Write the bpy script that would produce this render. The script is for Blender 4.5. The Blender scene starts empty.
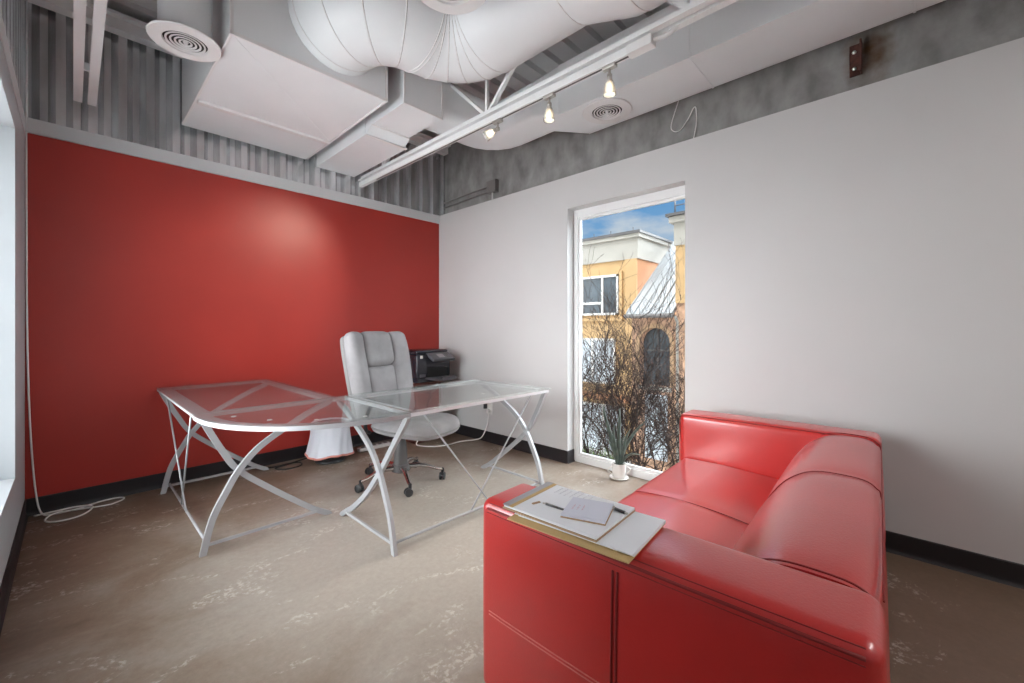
import bpy, bmesh, math, random
from mathutils import Vector, Matrix
PI = math.pi
C = bpy.context.scene.collection
ORG = {}

# ------------------------------------------------------------------ materials
def mat(name, color, rough=0.5, metal=0.0, noise=None, bump=None, coat=0.0, spec=None, aniso_scale=None):
    m = bpy.data.materials.new(name); m.use_nodes = True
    nt = m.node_tree; b = nt.nodes['Principled BSDF']
    b.inputs['Base Color'].default_value = (*color, 1)
    b.inputs['Roughness'].default_value = rough
    b.inputs['Metallic'].default_value = metal
    if coat:
        b.inputs['Coat Weight'].default_value = coat; b.inputs['Coat Roughness'].default_value = 0.12
    if spec is not None: b.inputs['Specular IOR Level'].default_value = spec
    tc = nt.nodes.new('ShaderNodeTexCoord')
    if noise:
        sc, amt = noise[0], noise[1]
        n = nt.nodes.new('ShaderNodeTexNoise'); n.inputs['Scale'].default_value = sc; n.inputs['Detail'].default_value = 6
        src = tc.outputs['Object']
        if aniso_scale:
            mp = nt.nodes.new('ShaderNodeMapping'); mp.inputs['Scale'].default_value = aniso_scale
            nt.links.new(src, mp.inputs[0]); src = mp.outputs[0]
        nt.links.new(src, n.inputs['Vector'])
        r = nt.nodes.new('ShaderNodeValToRGB')
        r.color_ramp.elements[0].position = 0.3; r.color_ramp.elements[1].position = 0.7
        lo = tuple(max(0, c * (1 - amt)) for c in color); hi = tuple(min(1, c * (1 + amt)) for c in color)
        r.color_ramp.elements[0].color = (*lo, 1); r.color_ramp.elements[1].color = (*hi, 1)
        nt.links.new(n.outputs['Fac'], r.inputs[0]); nt.links.new(r.outputs[0], b.inputs['Base Color'])
    if bump:
        n2 = nt.nodes.new('ShaderNodeTexNoise'); n2.inputs['Scale'].default_value = bump[0]; n2.inputs['Detail'].default_value = 4
        nt.links.new(tc.outputs['Object'], n2.inputs['Vector'])
        bp = nt.nodes.new('ShaderNodeBump'); bp.inputs['Strength'].default_value = bump[1]; bp.inputs['Distance'].default_value = 0.01
        nt.links.new(n2.outputs['Fac'], bp.inputs['Height']); nt.links.new(bp.outputs[0], b.inputs['Normal'])
    return m

def glass_mat(name, tint, haze, ior=1.5, gloss=1.0, rough=0.0):
    m = bpy.data.materials.new(name); m.use_nodes = True; nt = m.node_tree; nt.nodes.clear()
    out = nt.nodes.new('ShaderNodeOutputMaterial')
    tr = nt.nodes.new('ShaderNodeBsdfTransparent'); tr.inputs[0].default_value = (*tint, 1)
    df = nt.nodes.new('ShaderNodeBsdfDiffuse'); df.inputs[0].default_value = (.8, .84, .84, 1)
    gl = nt.nodes.new('ShaderNodeBsdfGlossy'); gl.inputs['Roughness'].default_value = rough
    mx = nt.nodes.new('ShaderNodeMixShader'); mx.inputs[0].default_value = haze
    nt.links.new(tr.outputs[0], mx.inputs[1]); nt.links.new(df.outputs[0], mx.inputs[2])
    fr = nt.nodes.new('ShaderNodeFresnel'); fr.inputs[0].default_value = ior
    mu = nt.nodes.new('ShaderNodeMath'); mu.operation = 'MULTIPLY'; mu.inputs[1].default_value = gloss
    nt.links.new(fr.outputs[0], mu.inputs[0])
    m2 = nt.nodes.new('ShaderNodeMixShader')
    nt.links.new(mu.outputs[0], m2.inputs[0]); nt.links.new(mx.outputs[0], m2.inputs[1]); nt.links.new(gl.outputs[0], m2.inputs[2])
    nt.links.new(m2.outputs[0], out.inputs[0])
    return m

def emit_mat(name, color, s):
    m = bpy.data.materials.new(name); m.use_nodes = True; nt = m.node_tree; nt.nodes.clear()
    out = nt.nodes.new('ShaderNodeOutputMaterial'); e = nt.nodes.new('ShaderNodeEmission')
    e.inputs[0].default_value = (*color, 1); e.inputs[1].default_value = s
    nt.links.new(e.outputs[0], out.inputs[0]); return m

def floor_mat():
    m = mat('polished_concrete', (.25, .19, .14), .3)
    nt = m.node_tree; b = nt.nodes['Principled BSDF']
    N = nt.nodes.new; L = nt.links.new
    tc = N('ShaderNodeTexCoord')
    def noise(scale, detail, rough=.6, stretch=None, dist=0):
        n = N('ShaderNodeTexNoise'); n.inputs['Scale'].default_value = scale; n.inputs['Detail'].default_value = detail
        n.inputs['Roughness'].default_value = rough; n.inputs['Distortion'].default_value = dist
        src = tc.outputs['Object']
        if stretch:
            mp = N('ShaderNodeMapping'); mp.inputs['Scale'].default_value = stretch
            L(src, mp.inputs[0]); src = mp.outputs[0]
        L(src, n.inputs['Vector']); return n
    def ramp(src, stops):
        r = N('ShaderNodeValToRGB')
        r.color_ramp.elements[0].position, r.color_ramp.elements[0].color = stops[0][0], (*stops[0][1], 1)
        r.color_ramp.elements[1].position, r.color_ramp.elements[1].color = stops[1][0], (*stops[1][1], 1)
        for s in stops[2:]:
            e = r.color_ramp.elements.new(s[0]); e.color = (*s[1], 1)
        L(src, r.inputs[0]); return r
    # worn pale area in the middle of the room against the darker old stain, ragged boundary
    vd = N('ShaderNodeVectorMath'); vd.operation = 'SUBTRACT'; vd.inputs[1].default_value = (-1.45, -2.05, 0); L(tc.outputs['Object'], vd.inputs[0])
    vs_ = N('ShaderNodeVectorMath'); vs_.operation = 'MULTIPLY'; vs_.inputs[1].default_value = (.62, .62, 0); L(vd.outputs[0], vs_.inputs[0])
    ln_ = N('ShaderNodeVectorMath'); ln_.operation = 'LENGTH'; L(vs_.outputs[0], ln_.inputs[0])
    nz = N('ShaderNodeMath'); nz.operation = 'MULTIPLY_ADD'; nz.inputs[1].default_value = 1.25
    L(noise(1.9, 9, .66, (1, 1.35, 1), .5).outputs['Fac'], nz.inputs[0]); L(ln_.outputs['Value'], nz.inputs[2])
    sb_ = N('ShaderNodeMath'); sb_.operation = 'MULTIPLY_ADD'; sb_.inputs[1].default_value = -.5; sb_.inputs[2].default_value = 1.25; L(nz.outputs[0], sb_.inputs[0])
    big = ramp(sb_.outputs[0], [(.30, (.155, .104, .07)), (.68, (.35, .31, .268)), (.44, (.225, .17, .127)), (.53, (.28, .23, .188))])
    fine = ramp(noise(34, 8, .75).outputs['Fac'], [(.3, (.85, .845, .84)), (.7, (1.08, 1.08, 1.08))])
    mu = N('ShaderNodeMixRGB'); mu.blend_type = 'MULTIPLY'; mu.inputs[0].default_value = 1
    L(big.outputs[0], mu.inputs[1]); L(fine.outputs[0], mu.inputs[2])
    # old pale paint / thin-set residue with its own ragged outline
    wear = ramp(noise(2.3, 10, .72, (1.2, 2.2, 1), .8).outputs['Fac'], [(.555, (0, 0, 0)), (.62, (1, 1, 1))])
    speck = ramp(noise(45, 3, .6).outputs['Fac'], [(.48, (0, 0, 0)), (.6, (1, 1, 1))])
    mm = N('ShaderNodeMath'); mm.operation = 'MULTIPLY'; L(wear.outputs[0], mm.inputs[0]); L(speck.outputs[0], mm.inputs[1])
    m3 = N('ShaderNodeMath'); m3.operation = 'MULTIPLY'; m3.inputs[1].default_value = .58; L(mm.outputs[0], m3.inputs[0])
    mx = N('ShaderNodeMixRGB'); L(m3.outputs[0], mx.inputs[0]); L(mu.outputs[0], mx.inputs[1]); mx.inputs[2].default_value = (.60, .57, .52, 1)
    L(mx.outputs[0], b.inputs['Base Color'])
    rr = ramp(noise(3, 6, .6).outputs['Fac'], [(.3, (.3, .3, .3)), (.7, (.52, .52, .52))]); L(rr.outputs[0], b.inputs['Roughness'])
    bp = N('ShaderNodeBump'); bp.inputs['Strength'].default_value = .12; bp.inputs['Distance'].default_value = .004
    L(noise(30, 6, .7).outputs['Fac'], bp.inputs['Height']); L(bp.outputs[0], b.inputs['Normal'])
    return m

M = {}
M['white_wall'] = mat('white_wall_paint', (.585, .575, .57), .5, noise=(1.5, .02), bump=(180, .02))
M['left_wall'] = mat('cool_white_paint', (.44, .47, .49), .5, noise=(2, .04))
M['red_wall'] = mat('red_satin_paint', (.385, .032, .023), .38, noise=(1.2, .08), bump=(220, .03), spec=.45)
M['base'] = mat('black_rubber_base', (.016, .014, .016), .45)
M['trim'] = mat('grey_painted_trim', (.62, .63, .64), .5)
M['concrete'] = mat('raw_concrete', (.27, .262, .256), .75, noise=(6.5, .3), bump=(25, .35), aniso_scale=(1, 1.2, .75))
def rust_bleed(m, c):
    nt = m.node_tree; N = nt.nodes.new; L = nt.links.new; b = nt.nodes['Principled BSDF']
    src = b.inputs['Base Color'].links[0].from_socket
    tc = N('ShaderNodeTexCoord'); v = N('ShaderNodeVectorMath'); v.operation = 'SUBTRACT'; v.inputs[1].default_value = c; L(tc.outputs['Object'], v.inputs[0])
    m2 = N('ShaderNodeVectorMath'); m2.operation = 'MULTIPLY'; m2.inputs[1].default_value = (0, 6.5, 4.6); L(v.outputs[0], m2.inputs[0])
    l = N('ShaderNodeVectorMath'); l.operation = 'LENGTH'; L(m2.outputs[0], l.inputs[0])
    n = N('ShaderNodeTexNoise'); n.inputs['Scale'].default_value = 16; n.inputs['Detail'].default_value = 6; L(tc.outputs['Object'], n.inputs['Vector'])
    a = N('ShaderNodeMath'); a.operation = 'ADD'; L(l.outputs['Value'], a.inputs[0]); L(n.outputs['Fac'], a.inputs[1])
    mr = N('ShaderNodeMapRange'); mr.inputs['From Min'].default_value = .55; mr.inputs['From Max'].default_value = 1.45; mr.inputs['To Min'].default_value = 1.0; mr.inputs['To Max'].default_value = 0; L(a.outputs[0], mr.inputs['Value'])
    mx = N('ShaderNodeMixRGB'); L(mr.outputs[0], mx.inputs[0]); L(src, mx.inputs[1]); mx.inputs[2].default_value = (.10, .048, .016, 1); L(mx.outputs[0], b.inputs['Base Color'])
rust_bleed(M['concrete'], (.12, -3.915, 2.77))
M['galv'] = mat('galvanised_steel', (.72, .73, .74), .24, .85, noise=(9, .25), aniso_scale=(1, 1, .25))
M['ceil'] = mat('white_deck_paint', (.76, .75, .75), .6)
M['duct'] = mat('white_duct_paint', (.85, .87, .885), .42, noise=(2, .03), bump=(6, .05))
M['duct_seam'] = mat('white_seam_paint', (.84, .83, .83), .4)
M['steel_white'] = mat('white_steel_paint', (.86, .86, .86), .45)
M['black'] = mat('opening_shade_black', (.008, .008, .008), .7)  # near-black standing in for the shade inside openings
M['floor'] = floor_mat()
M['leather'] = mat('red_leather', (.52, .021, .019), .36, noise=(2.2, .1), bump=(160, .08), coat=.62)
M['leather'].node_tree.nodes['Principled BSDF'].inputs['Coat IOR'].default_value = 1.75
M['leather'].node_tree.nodes['Principled BSDF'].inputs['Coat Roughness'].default_value = .2
M['seam'] = mat('dark_red_stitching', (.23, .012, .012), .6)
M['seam_light'] = mat('pale_red_stitching', (.62, .17, .15), .6)
M['silver'] = mat('silver_powder_coat', (.40, .405, .42), .48, .25)
M['rail'] = mat('silver_rail_brightened', (.70, .70, .72), .5, .1)  # desk silver made brighter in colour, so rails look lit under glass
M['glass'] = glass_mat('desk_glass', (.96, .98, .975), .045, 1.45, .5)
M['glass_edge'] = mat('green_glass_edge', (.45, .58, .55), .15)
M['pane'] = glass_mat('window_pane_glass', (.60, .62, .62), 0.0, 1.4, .0)
M['pane_clear'] = glass_mat('clear_pane_glass', (.97, .985, .98), 0.0, 1.45, .6)
M['frame'] = mat('white_window_frame', (.80, .80, .80), .35)
M['suede'] = mat('grey_microsuede', (.275, .265, .272), .85, noise=(7, .16), bump=(60, .12))
M['suede_dark'] = mat('dark_grey_piping', (.22, .21, .21), .8)  # darker grey for the back shell and seat piping
M['chrome'] = mat('brushed_chrome', (.62, .6, .59), .2, 1.0)
M['plastic_black'] = mat('black_plastic', (.02, .02, .022), .38)
M['plastic_grey'] = mat('charcoal_plastic', (.09, .085, .085), .45)
M['printer'] = mat('printer_black', (.022, .022, .03), .25, bump=(200, .02))
M['printer_grey'] = mat('printer_grey', (.10, .10, .115), .3)
M['screen'] = mat('pale_printer_screen', (.45, .44, .46), .2)
M['wood'] = mat('dark_cherry_wood', (.10, .03, .022), .4, noise=(6, .3), aniso_scale=(1, 1, .2))
M['bag'] = mat('white_bin_liner', (.72, .74, .80), .4, bump=(25, .25))
M['coral'] = mat('coral_drawstring', (.75, .30, .25), .5)
M['cord'] = mat('white_cord', (.78, .76, .74), .45)
M['cord_dark'] = mat('black_cord', (.02, .02, .02), .5)
M['outlet'] = mat('ivory_outlet', (.70, .69, .66), .4)
M['ceramic'] = mat('white_ceramic', (.78, .75, .72), .25)
M['soil'] = mat('potting_soil', (.035, .025, .018), .9, bump=(120, .6))
M['leaf'] = mat('grey_green_succulent', (.06, .082, .068), .45, noise=(20, .4))
M['paper'] = mat('white_paper', (.84, .86, .90), .6, noise=(4, .03))
M['paper2'] = mat('lavender_white_paper', (.68, .70, .80), .6, noise=(4, .04))
M['manila'] = mat('manila_folder', (.60, .42, .19), .6, noise=(5, .1))
M['kraft'] = mat('brown_cardboard', (.42, .27, .16), .7)
M['metal_clip'] = mat('steel_clip', (.45, .46, .5), .3, .9)
M['ink'] = mat('pencil_ink', (.55, .54, .62), .7)
M['ink_red'] = mat('red_ink', (.60, .35, .42), .7)
M['lampglass'] = glass_mat('ribbed_lamp_glass', (.97, .93, .86), .45, 1.45, .7, .1)
M['nickel'] = mat('satin_nickel', (.55, .53, .5), .3, .9)
M['bulb'] = emit_mat('warm_bulb', (1.0, .86, .66), 5)
M['rust'] = mat('rusted_steel', (.085, .028, .02), .75, noise=(30, .4))
M['rust_stain'] = mat('rust_stain', (.13, .085, .055), .8, noise=(14, .35))
M['conduit'] = mat('grey_conduit', (.22, .205, .2), .5, .3)
M['ochre'] = mat('ochre_stucco', (.56, .37, .185), .8, noise=(2, .06), bump=(40, .2))
M['ochre_deep'] = mat('ochre_shade_and_course', (.52, .25, .125), .8, noise=(2, .06), bump=(40, .2))  # deeper ochre: painted shade on the side facade, plain on the string course
M['cream'] = mat('cream_stucco', (.42, .40, .365), .8, noise=(2, .05))
M['roof_dark'] = mat('dark_flashing', (.10, .095, .10), .5)
M['roof_metal'] = mat('pale_standing_seam', (.40, .41, .42), .4, .25)
M['stone'] = mat('brown_stone', (.50, .31, .21), .85, noise=(5, .45), bump=(9, .8))
M['ext_glass'] = mat('dark_window_glass', (.06, .08, .10), .22, noise=(1.5, .5), spec=.6)
M['pale_glass'] = mat('pale_shop_glass', (.55, .60, .66), .15, noise=(2.4, .35))
M['ext_white'] = mat('exterior_white_trim', (.78, .77, .75), .5)
M['pave'] = mat('grey_pavement', (.40, .39, .38), .9, noise=(2, .12))
M['bounce_white'] = mat('bounce_ground_white', (.88, .88, .88), .85, noise=(2, .03))  # near white so the added ground throws light onto the ceiling
M['gravel'] = mat('pale_gravel', (.55, .49, .43), .9, noise=(40, .35))
M['grass'] = mat('green_grass', (.16, .30, .05), .8, noise=(8, .4))
M['bark'] = mat('dark_bark', (.045, .026, .021), .8, noise=(30, .4))
M['bud'] = mat('dried_leaf', (.10, .045, .03), .8, noise=(9, .5))

# ------------------------------------------------------------------ helpers
def tag(o, label=None, cat=None, group=None, kind=None):
    if label: o['label'] = label
    if cat: o['category'] = cat
    if group: o['group'] = group
    if kind: o['kind'] = kind
    return o

def root_of(o):
    return ORG.get(o.name, Vector((0, 0, 0)))

def empty(name, loc):
    o = bpy.data.objects.new(name, None); C.objects.link(o)
    o.empty_display_size = .1
    o.location = loc; ORG[o.name] = Vector(loc); return o

def thing(name, label, cat, loc, group=None):
    return tag(empty(name, loc), label, cat, group)

def obj(name, bm, m, parent=None, smooth=False, origin=None, angle=None):
    bmesh.ops.remove_doubles(bm, verts=bm.verts, dist=1e-6)
    bmesh.ops.recalc_face_normals(bm, faces=bm.faces)
    og = root_of(parent) if parent is not None else Vector(origin or (0, 0, 0))
    bmesh.ops.translate(bm, verts=bm.verts, vec=-og)
    me = bpy.data.meshes.new(name); bm.to_mesh(me); bm.free()
    ms = m if isinstance(m, (list, tuple)) else [m]
    for k in ms: me.materials.append(k)
    o = bpy.data.objects.new(name, me); C.objects.link(o)
    if parent is not None: o.parent = parent
    else: o.location = og
    ORG[o.name] = og
    if smooth:
        me.polygons.foreach_set('use_smooth', [True] * len(me.polygons))
        if angle is not None:
            me.set_sharp_from_angle(angle=math.radians(angle))
    return o

def struct(name, bm, m, smooth=False, angle=None):
    return tag(obj(name, bm, m, None, smooth, angle=angle), kind='structure')

def BM(): return bmesh.new()

def box(bm, x0, x1, y0, y1, z0, z1, bev=0, seg=2, mi=0, T=None):
    vs = [bm.verts.new((x, y, z)) for x in (x0, x1) for y in (y0, y1) for z in (z0, z1)]
    fs = []
    for q in ((0, 1, 3, 2), (4, 6, 7, 5), (0, 4, 5, 1), (2, 3, 7, 6), (0, 2, 6, 4), (1, 5, 7, 3)):
        f = bm.faces.new([vs[i] for i in q]); f.material_index = mi; fs.append(f)
    if T is not None: bmesh.ops.transform(bm, matrix=T, verts=vs)
    if bev:
        es = set(e for f in fs for e in f.edges)
        bmesh.ops.bevel(bm, geom=list(es), offset=bev, segments=seg, profile=.5, affect='EDGES')
    return bm

def axpos(h, r, k, m):
    p = []
    for i in range(k): p.append(-h + r * (1 - math.tan((PI / 4) * (1 - i / k))))
    n = max(2, m)
    for i in range(n + 1): p.append(-h + r + (2 * h - 2 * r) * i / n)
    for i in range(1, k + 1): p.append(h - r + r * math.tan((PI / 4) * i / k))
    return p

def rbox(bm, c, half, r, k=3, m=6, bulge=(0, 0, 0), T=None, mi=0, warp=None):
    """soft-edged, slightly cushioned box"""
    c = Vector(c); half = Vector(half); r = min(r, *[h * .98 for h in half])
    ax = [axpos(half[i], r, k, m) for i in range(3)]
    new = []
    def mp(p):
        inn = Vector([max(-half[i] + r, min(half[i] - r, p[i])) for i in range(3)])
        d = p - inn
        if d.length > 1e-9: d = d.normalized() * r
        q = inn + d
        n = d.normalized() if d.length > 1e-9 else Vector()
        u = [q[i] / half[i] for i in range(3)]
        for i in range(3):
            j, l = (i + 1) % 3, (i + 2) % 3
            w = max(0, 1 - u[j] ** 2) * max(0, 1 - u[l] ** 2)
            q[i] += bulge[i] * w * (1 if u[i] > 0 else -1) * abs(u[i])
        if warp: q = warp(q)
        q = q + c
        return T @ q if T is not None else q
    for i in range(3):
        j, l = (i + 1) % 3, (i + 2) % 3
        for s in (-1, 1):
            g = []
            for a in ax[j]:
                row = []
                for b in ax[l]:
                    p = Vector((0, 0, 0)); p[i] = s * half[i]; p[j] = a; p[l] = b
                    row.append(bm.verts.new(mp(p)))
                g.append(row)
            for a in range(len(g) - 1):
                for b in range(len(g[0]) - 1):
                    f = bm.faces.new((g[a][b], g[a + 1][b], g[a + 1][b + 1], g[a][b + 1])); f.material_index = mi
            new += [v for row in g for v in row]
    bmesh.ops.remove_doubles(bm, verts=new, dist=1e-5)
    return bm

def ring_sweep(bm, rings, caps=True, closed=False, mi=0):
    R = [[bm.verts.new(p) for p in ring] for ring in rings]
    n = len(R[0]); cnt = len(R)
    for i in range(cnt if closed else cnt - 1):
        a, b = R[i], R[(i + 1) % cnt]
        for j in range(n):
            f = bm.faces.new((a[j], a[(j + 1) % n], b[(j + 1) % n], b[j])); f.material_index = mi
    if caps and not closed:
        bm.faces.new(R[0][::-1]).material_index = mi; bm.faces.new(R[-1]).material_index = mi
    return bm

def smooth_path(pts, n=6):
    pts = [Vector(p) for p in pts]
    if len(pts) < 3: return pts
    out = []
    for i in range(len(pts) - 1):
        p0 = pts[max(0, i - 1)]; p1 = pts[i]; p2 = pts[i + 1]; p3 = pts[min(len(pts) - 1, i + 2)]
        for k in range(n):
            t = k / n
            out.append(.5 * ((2 * p1) + (-p0 + p2) * t + (2 * p0 - 5 * p1 + 4 * p2 - p3) * t * t + (-p0 + 3 * p1 - 3 * p2 + p3) * t ** 3))
    out.append(pts[-1]); return out

def frames(pts, up=None):
    fr = []; n = len(pts); prev = None
    for i in range(n):
        t = (pts[min(i + 1, n - 1)] - pts[max(i - 1, 0)]).normalized()
        if up is not None:
            b = t.cross(Vector(up)).normalized(); nn = b.cross(t).normalized()
        else:
            if prev is None:
                a = Vector((0, 0, 1)) if abs(t.z) < .9 else Vector((1, 0, 0))
                nn = (a - t * a.dot(t)).normalized()
            else:
                nn = (prev - t * prev.dot(t)).normalized()
            b = t.cross(nn)
        prev = nn; fr.append((t, nn, b))
    return fr

def tube(bm, pts, r, seg=8, sm=0, mi=0):
    pts = smooth_path(pts, sm) if sm else [Vector(p) for p in pts]
    fr = frames(pts); rings = []
    for i, (p, (t, n, b)) in enumerate(zip(pts, fr)):
        rr = r(i / (len(pts) - 1)) if callable(r) else r
        rings.append([p + (n * math.cos(2 * PI * k / seg) + b * math.sin(2 * PI * k / seg)) * rr for k in range(seg)])
    return ring_sweep(bm, rings, mi=mi)

def bar(bm, pts, w, h, up, sm=0, mi=0):
    """rectangular section swept along pts; w along the binormal (t x up), h along up"""
    pts = smooth_path(pts, sm) if sm else [Vector(p) for p in pts]
    rings = []
    for p, (t, n, b) in zip(pts, frames(pts, up)):
        rings.append([p + b * (w / 2 * s) + n * (h / 2 * u) for s, u in ((-1, -1), (1, -1), (1, 1), (-1, 1))])
    return ring_sweep(bm, rings, mi=mi)

def lathe(bm, prof, c, seg=24, T=None, mi=0, closed=False):
    c = Vector(c); rings = []
    for r, z in prof:
        ring = [Vector((max(r, 1e-4) * math.cos(2 * PI * k / seg), max(r, 1e-4) * math.sin(2 * PI * k / seg), z)) for k in range(seg)]
        rings.append([(T @ p if T is not None else p) + c for p in ring])
    return ring_sweep(bm, rings, mi=mi, closed=closed)

def prism(bm, poly, z0, z1, mi=0, T=None):
    a = [Vector((x, y, z0)) for x, y in poly]; b = [Vector((x, y, z1)) for x, y in poly]
    if T is not None: a = [T @ p for p in a]; b = [T @ p for p in b]
    return ring_sweep(bm, [a, b], mi=mi)

def extr(bm, poly, ax, a0, a1, mi=0):
    """poly of 2-D points extruded along axis ax ('x': poly is (y,z), 'y': poly is (x,z))"""
    def P(p, a): return Vector((a, p[0], p[1])) if ax == 'x' else Vector((p[0], a, p[1]))
    return ring_sweep(bm, [[P(p, a0) for p in poly], [P(p, a1) for p in poly]], mi=mi)

def copy_tree(o, parent=None, **kw):
    c = o.copy(); C.objects.link(c)
    if parent is not None: c.parent = parent
    for ch in list(o.children): copy_tree(ch, c)
    return c

# ------------------------------------------------------------------ room shell
XL, YR = -3.231, -8.0          # left wall plane, rear wall plane
TOP = 2.541                    # height of the furred walls
DECK = 3.46
XC, YM = .12, .035             # concrete face, corrugated metal face

b = BM(); box(b, XL - .4, .155, YR - .2, .3, -.15, 0); struct('floor', b, M['floor'])
b = BM(); box(b, XL - .4, .06, 0, .06 + YM, 0, 2.446); struct('wall_back', b, M['red_wall'])
b = BM(); box(b, XL, 0, -.012, .03, 2.455, TOP); box(b, XL, 0, -.018, .02, 2.446, 2.456); struct('trim_1', b, M['trim'])
# window wall with a floor-height opening
WY0, WY1, WZ = -2.916, -1.885, 2.257
b = BM()
box(b, 0, .145, WY1, .06, 0, TOP); box(b, 0, .145, YR, WY0, 0, TOP); box(b, 0, .145, WY0, WY1, WZ, TOP)
struct('wall_right', b, M['white_wall'])
b = BM(); box(b, .145, .16, WY1, .4, -.6, DECK + .3); box(b, .145, .16, YR, WY0, -.6, DECK + .3); box(b, .145, .16, WY0, WY1, WZ, DECK + .3)
box(b, .145, .16, WY0, WY1, -.6, -.0)
box(b, XC, .16, YR, .4, TOP - .05, DECK + .3)
struct('wall_right_concrete', b, M['concrete'])
# corrugated galvanised sheet above the red wall
b = BM()
poly = []; x = XL - .02; pitch = .152; dp = .048
while x < .125:
    for dx, dy in ((0, 0), (.046, 0), (.080, dp), (.116, dp)):
        if x + dx < .125: poly.append((x + dx, YM + dy))
    x += pitch
poly.append((.125, YM))
ov = []
v0 = [b.verts.new((p[0], p[1], TOP - .09)) for p in poly]; v1 = [b.verts.new((p[0], p[1], DECK + .05)) for p in poly]
for i in range(len(poly) - 1): b.faces.new((v0[i], v0[i + 1], v1[i + 1], v1[i]))
struct('wall_back_metal', b, M['galv'])
b = BM(); box(b, XL - .4, .4, .09, .4, -.3, DECK + .3); struct('wall_back_outer', b, M['concrete'])
# lower lap of sheet (a seam at the left)
b = BM()
v0 = [b.verts.new((p[0], p[1] - .004, TOP - .09)) for p in poly if p[0] < -2.95]; v1 = [b.verts.new((p[0], p[1] - .004, 2.79)) for p in poly if p[0] < -2.95]
for i in range(len(v0) - 1): b.faces.new((v0[i], v0[i + 1], v1[i + 1], v1[i]))
struct('trim_2', b, M['galv'])
# left wall with a recessed window niche, metal above
NY1 = -.658; NY0 = -2.75
b = BM()
for (y0, y1, z0, z1) in ((NY1, .1, 0, TOP - .12), (YR, NY0, 0, TOP - .12), (NY0, NY1, 0, .408), (NY0, NY1, 2.255, TOP - .12)):
    box(b, XL - .2, XL, y0, y1, z0, z1)
struct('wall_left', b, M['left_wall'])
b = BM(); box(b, XL - .1, XL + .004, YR, .035, TOP - .12, TOP - .02); struct('trim_3', b, M['trim'])
b = BM(); y = .03; pl = []
while y > YR:
    for dx, dy in ((0, 0), (0, .046), (-.036, .08), (-.036, .116)): pl.append((XL + .0 + dx, y - dy))
    y -= .152
v0 = [b.verts.new((p[0], p[1], TOP - .1)) for p in pl]; v1 = [b.verts.new((p[0], p[1], DECK + .05)) for p in pl]
for i in range(len(pl) - 1): b.faces.new((v0[i], v0[i + 1], v1[i + 1], v1[i]))
struct('wall_left_metal', b, M['galv'])
b = BM(); box(b, XL - .4, XL - .1, YR, .4, TOP - .15, DECK + .3); 
for (y0, y1, z0, z1) in ((NY1, .4, -.3, DECK), (YR, NY0, -.3, DECK), (NY0, NY1, -.3, .40), (NY0, NY1, 2.262, DECK)): box(b, XL - .4, XL - .2, y0, y1, z0, z1)
struct('wall_left_outer', b, M['concrete'])
b = BM(); box(b, XL - .4, .4, YR - .2, YR, -.15, DECK + .3); struct('wall_rear', b, M['white_wall'])
w2 = empty('window_2', (XL - .2, (NY0 + NY1) / 2, 0)); w2['kind'] = 'structure'
b = BM()
for y0, y1, z0, z1 in ((NY1 - .05, NY1, .408, 2.255), (NY0, NY0 + .05, .408, 2.255), (NY0 + .05, NY1 - .05, .408, .46), (NY0 + .05, NY1 - .05, 2.2, 2.255), (-1.73, -1.68, .46, 2.2)): box(b, XL - .24, XL - .19, y0, y1, z0, z1, .003)
obj('window_frame', b, M['left_wall'], w2)
b = BM(); box(b, XL - .218, XL - .212, NY0 + .05, NY1 - .05, .46, 2.2); obj('window_pane', b, M['pane_clear'], w2)
b = BM(); box(b, XL - 1.5, XL - .4, -3.1, 1.7, 2.75, 2.85); struct('added_sun_blocker', b, M['ext_white'])  # added unseen slab, keeps the sun out of the left window
b = BM(); box(b, XL - 8, XL - .4, -14, 6, -.3, -.12); struct('added_bounce_ground', b, M['bounce_white'])  # added pale ground, bounces daylight up through the left window
b = BM(); box(b, XL - .4, .16, -16, 9, DECK + .3, 14); struct('added_sky_blocker', b, M['cream'])  # added unseen block, screens the opposite facade from the bright sky
b = BM(); box(b, XL - .4, .16, .4, 9, -3, DECK + .3); struct('wall_next_room', b, M['cream'])
# baseboards (coved rubber)
def base_prof(s): return [(0, 0), (s * .016, 0), (s * .013, .004), (s * .008, .014), (s * .006, .025), (s * .006, .104), (s * .003, .109), (0, .109)]
b = BM(); extr(b, base_prof(-1), 'x', XL, 0); struct('baseboard_back', b, M['base'])
b = BM(); extr(b, base_prof(-1), 'y', WY1 - .0, 0); extr(b, base_prof(-1), 'y', YR, WY0)
extr(b, [(WY1 + p[0], p[1]) for p in base_prof(-1)], 'x', -.006, .1); struct('baseboard_right', b, M['base'])
b = BM(); extr(b, [(XL + p[0], p[1]) for p in base_prof(1)], 'y', YR, 0); struct('baseboard_left', b, M['base'])
# ceiling deck with ribs running across the room
b = BM(); pl = []; y = .4
while y > YR - .2:
    for dy, dz in ((0, 0), (.1, 0), (.115, .04), (.155, .04), (.17, 0)): pl.append((y - dy, DECK + dz))
    y -= .2
pl += [(YR - .3, DECK + .2), (.4, DECK + .2)]
ring = pl
v0 = [b.verts.new((XL - .4, p[0], p[1])) for p in ring]; v1 = [b.verts.new((.4, p[0], p[1])) for p in ring]
for i in range(len(ring)): b.faces.new((v0[i], v0[(i + 1) % len(ring)], v1[(i + 1) % len(ring)], v1[i]))
struct('ceiling', b, M['ceil'])
b = BM(); box(b, XL, .1, -.05, .035, 3.30, 3.375); box(b, XL, .1, -.1, .035, 3.375, 3.395); struct('trim_4', b, M['steel_white'])
b = BM(); tube(b, [(XL + .008, -.008, TOP - .1), (XL + .008, -.008, DECK)], .005, 8); struct('trim_5', b, M['steel_white'], True)

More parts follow.
